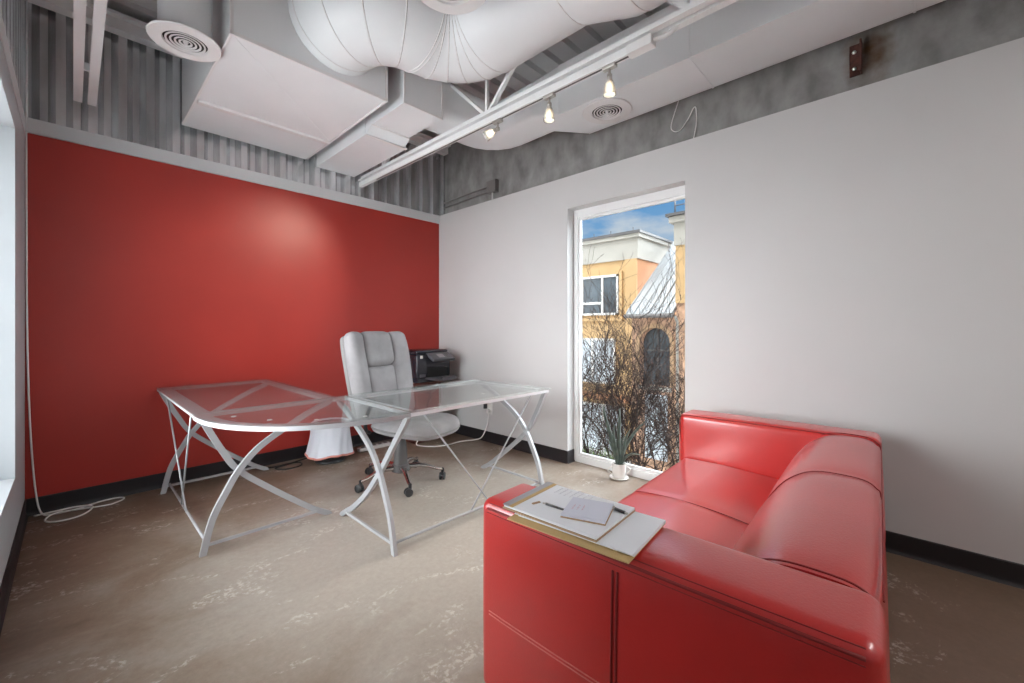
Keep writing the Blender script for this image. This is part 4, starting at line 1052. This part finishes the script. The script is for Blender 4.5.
# planter bed just outside, bare shrubs, green patch
b = BM(); box(b, .4, 2.6, -5.5, 1.5, -2.9, -.9); struct('terrain_bed', b, M['gravel'])
def shrub(label, x, y, z0, seed, H, spread, lean, nst):
    random.seed(seed)
    t = thing('bare_shrub', label, 'shrub', (x, y, z0), 'bare shrubs outside the window')
    wood = BM(); buds = BM()
    def bud(p, d):
        s = random.uniform(.005, .0125)
        a = Vector((random.uniform(-1, 1), random.uniform(-1, 1), random.uniform(-.6, .8))).normalized(); c_ = a.cross(d).normalized() if a.cross(d).length > .1 else Vector((0, 0, 1))
        n_ = a.cross(c_) * .25
        q = [p, p + a * s + c_ * s * .5, p + a * s * 1.9, p + a * s - c_ * s * .5]
        vs = [buds.verts.new(v) for v in q]; top = buds.verts.new(p + a * s + n_ * s * 1.2)
        for i in range(4): buds.faces.new((vs[i], vs[(i + 1) % 4], top))
        buds.faces.new(vs[::-1])
    def grow(p, d, L_, r_, lvl):
        n = max(3, int(L_ / .055)); pts = [p.copy()]; dirs = [d.copy()]
        for i in range(n):
            d = (d + Vector((random.gauss(0, .10), random.gauss(0, .13), random.gauss(.035, .08)))).normalized()
            p = p + d * (L_ / n); p.x = max(.55, min(2.5, p.x)); pts.append(p.copy()); dirs.append(d.copy())
        tube(wood, pts, lambda u: max(.0018, r_ * (1 - .72 * u)), 5 if lvl < 2 else 4)
        if lvl >= 1:
            for i in range(1, n + 1):
                if random.random() < (.3 if lvl == 1 else .6): bud(pts[i], dirs[i])
        if lvl < 3:
            kids = {0: 8, 1: 6, 2: 3}[lvl]
            for k in range(kids):
                i = random.randint(max(1, int(n * .22)), n); ax = Vector((random.gauss(0, .5), random.gauss(0, 1), random.gauss(0, .35)))
                nd = (dirs[i] + ax.normalized() * random.uniform(.45, .85)).normalized()
                if nd.z < .05: nd.z = abs(nd.z) + .15; nd.normalize()
                grow(pts[i].copy(), nd, L_ * random.uniform(.42, .62), r_ * .5, lvl + 1)
    for k in range(nst):
        a = -spread + 2 * spread * (k + .5) / nst + random.uniform(-.08, .08)
        d = Vector((random.uniform(-.15, .15), math.sin(a) + lean, math.cos(a))).normalized()
        grow(Vector((x + random.uniform(-.05, .05), y + random.uniform(-.06, .06), z0)), d, H * random.uniform(.75, 1.05), random.uniform(.009, .015), 0)
    obj('branches', wood, M['bark'], t, True); o = obj('dried_buds', buds, M['bud'], t); return t
shrub('bare branching shrub behind the left edge of the window pane', 1.25, -1.28, -.92, 3, 1.55, .42, 0, 5)
shrub('bare branching shrub in the middle of the window view, tallest of them', 1.75, -1.35, -.92, 11, 1.85, .4, -.05, 5)
shrub('bare branching shrub behind the right part of the window pane', 1.15, -2.05, -.92, 23, 1.5, .5, .0, 6)
shrub('bare branching shrub rising just past the red sofa end', 1.7, -2.1, -.92, 31, 1.6, .45, -.1, 5)
# grass clump, uncountable blades
random.seed(9); b = BM()
for i in range(700):
    x = random.uniform(1.1, 1.7); y = random.uniform(-1.55, -.9); h_ = random.uniform(.35, .68); a = random.uniform(0, 2 * PI); w_ = .008
    q = Vector((x, y, -.905)); dv = Vector((math.cos(a), math.sin(a), 0)); tp = q + Vector((random.gauss(0, .07), random.gauss(0, .07), h_)); md = (q + tp) / 2 + Vector((0, 0, .03))
    v = [b.verts.new(p) for p in (q - dv * w_, q + dv * w_, md + dv * w_ * .8, md - dv * w_ * .8, tp)]
    b.faces.new((v[0], v[1], v[2], v[3])); b.faces.new((v[3], v[2], v[4]))
tag(obj('grass', b, M['grass'], None), 'bright green grass growing low outside the window', 'grass', kind='stuff')

# ------------------------------------------------------------------ added fill light, sun and sky
def fill_fixture(label, x, y, L_, e):  # unseen light added behind the camera to brighten the room
    t = thing('added_rear_light', label, 'added light', (x, y, 3.0), 'added fill lights in the rear of the room')
    b = BM(); box(b, x - L_ / 2, x + L_ / 2, y - .25, y + .25, 3.02, 3.08, .01); obj('housing', b, M['steel_white'], t)
    b = BM(); box(b, x - L_ / 2 + .02, x + L_ / 2 - .02, y - .23, y + .23, 3.012, 3.02); obj('diffuser', b, M['fill_glow'], t)
    for s in (-1, 1):
        b = BM(); tube(b, [(x + s * L_ * .4, y, 3.08), (x + s * L_ * .4, y, DECK)], .004, 6); obj('hanger', b, M['nickel'], t)
    li = bpy.data.lights.new('added_fill_light', 'AREA'); li.shape = 'RECTANGLE'; li.size = L_; li.size_y = .5; li.energy = e; li.color = (1, .97, .94)
    lo = bpy.data.objects.new('added_fill_light', li); C.objects.link(lo); lo.location = (x, y, 3.0)
M['fill_glow'] = emit_mat('added_light_glow', (1, .97, .94), 3.0)
fill_fixture('added fill light in the rear of the room, out of view', -1.6, -6.2, 2.2, 25)

sun = bpy.data.lights.new('sun', 'SUN'); sun.energy = 1.7; sun.angle = .01; sun.color = (1, .95, .87)
so = bpy.data.objects.new('sun', sun); C.objects.link(so); so.location = (0, 0, 20)
so.rotation_euler = Vector((.35, -.62, -.70)).to_track_quat('-Z', 'Y').to_euler()

wd = bpy.data.worlds.new('sky'); bpy.context.scene.world = wd; wd.use_nodes = True
nt = wd.node_tree; nt.nodes.clear(); N = nt.nodes.new; L = nt.links.new
out = N('ShaderNodeOutputWorld'); bg = N('ShaderNodeBackground'); L(bg.outputs[0], out.inputs[0])
tc = N('ShaderNodeTexCoord'); sep = N('ShaderNodeSeparateXYZ'); L(tc.outputs['Generated'], sep.inputs[0])
gr = N('ShaderNodeValToRGB'); e = gr.color_ramp.elements
e[0].position = 0.0; e[0].color = (.42, .46, .50, 1); e[1].position = .55; e[1].color = (.14, .36, .80, 1)
k = e.new(.12); k.color = (.42, .66, .92, 1); k = e.new(.28); k.color = (.20, .47, .88, 1)
L(sep.outputs[2], gr.inputs[0])
mp = N('ShaderNodeMapping'); mp.inputs['Scale'].default_value = (1, 1, 2.6); mp.inputs['Location'].default_value = (.35, .1, .2); L(tc.outputs['Generated'], mp.inputs[0])
ns = N('ShaderNodeTexNoise'); ns.inputs['Scale'].default_value = 4.2; ns.inputs['Detail'].default_value = 8; ns.inputs['Roughness'].default_value = .55; L(mp.outputs[0], ns.inputs['Vector'])
cr = N('ShaderNodeValToRGB'); cr.color_ramp.elements[0].position = .50; cr.color_ramp.elements[1].position = .68; L(ns.outputs['Fac'], cr.inputs[0])
mx = N('ShaderNodeMixRGB'); L(cr.outputs[0], mx.inputs[0]); L(gr.outputs[0], mx.inputs[1]); mx.inputs[2].default_value = (.95, .96, 1.0, 1)
# sky brightened outside the view to light the room through both windows
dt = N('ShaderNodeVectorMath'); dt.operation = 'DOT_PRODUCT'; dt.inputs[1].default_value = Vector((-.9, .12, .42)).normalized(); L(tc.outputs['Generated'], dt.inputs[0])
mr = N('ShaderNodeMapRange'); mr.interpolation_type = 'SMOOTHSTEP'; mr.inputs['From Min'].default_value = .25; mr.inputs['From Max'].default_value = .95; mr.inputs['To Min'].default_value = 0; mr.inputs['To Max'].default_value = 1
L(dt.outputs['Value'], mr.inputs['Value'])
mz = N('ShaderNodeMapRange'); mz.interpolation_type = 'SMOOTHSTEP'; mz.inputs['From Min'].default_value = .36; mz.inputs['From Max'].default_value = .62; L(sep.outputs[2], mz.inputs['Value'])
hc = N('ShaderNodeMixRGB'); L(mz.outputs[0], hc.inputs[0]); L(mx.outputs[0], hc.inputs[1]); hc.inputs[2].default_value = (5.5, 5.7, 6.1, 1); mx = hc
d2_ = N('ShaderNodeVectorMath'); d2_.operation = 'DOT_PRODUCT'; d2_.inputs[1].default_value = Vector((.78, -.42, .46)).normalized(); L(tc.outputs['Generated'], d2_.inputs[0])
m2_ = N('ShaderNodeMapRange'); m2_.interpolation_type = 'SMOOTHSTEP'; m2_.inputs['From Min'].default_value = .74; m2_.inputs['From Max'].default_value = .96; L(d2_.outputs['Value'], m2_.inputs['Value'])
h2_ = N('ShaderNodeMixRGB'); L(m2_.outputs[0], h2_.inputs[0]); L(mx.outputs[0], h2_.inputs[1]); h2_.inputs[2].default_value = (16, 16.3, 17, 1); mx = h2_  # second unseen sky glow, added to light the window side
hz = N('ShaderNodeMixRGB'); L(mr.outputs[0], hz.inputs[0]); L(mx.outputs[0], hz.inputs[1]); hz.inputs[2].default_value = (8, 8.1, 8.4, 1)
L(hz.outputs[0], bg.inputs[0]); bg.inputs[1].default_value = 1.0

# ------------------------------------------------------------------ camera
cam = bpy.data.cameras.new('camera'); co = bpy.data.objects.new('camera', cam); C.objects.link(co)
F_, CYP, YAW = 417.38, 327.96, .75997
cam.sensor_width = 36; cam.lens = F_ * 36 / 1024; cam.sensor_fit = 'HORIZONTAL'
cam.shift_y = (CYP - 341.5) / 1024; cam.clip_start = .02; cam.clip_end = 300
co.location = (-3.0207, -4.0772, 1.2); co.rotation_euler = (PI / 2, 0, YAW - PI / 2)
sc = bpy.context.scene; sc.camera = co
sc.view_settings.view_transform = 'Standard'; sc.view_settings.look = 'None'; sc.view_settings.exposure = 0.86; sc.view_settings.gamma = 1
sc.view_settings.use_curve_mapping = False
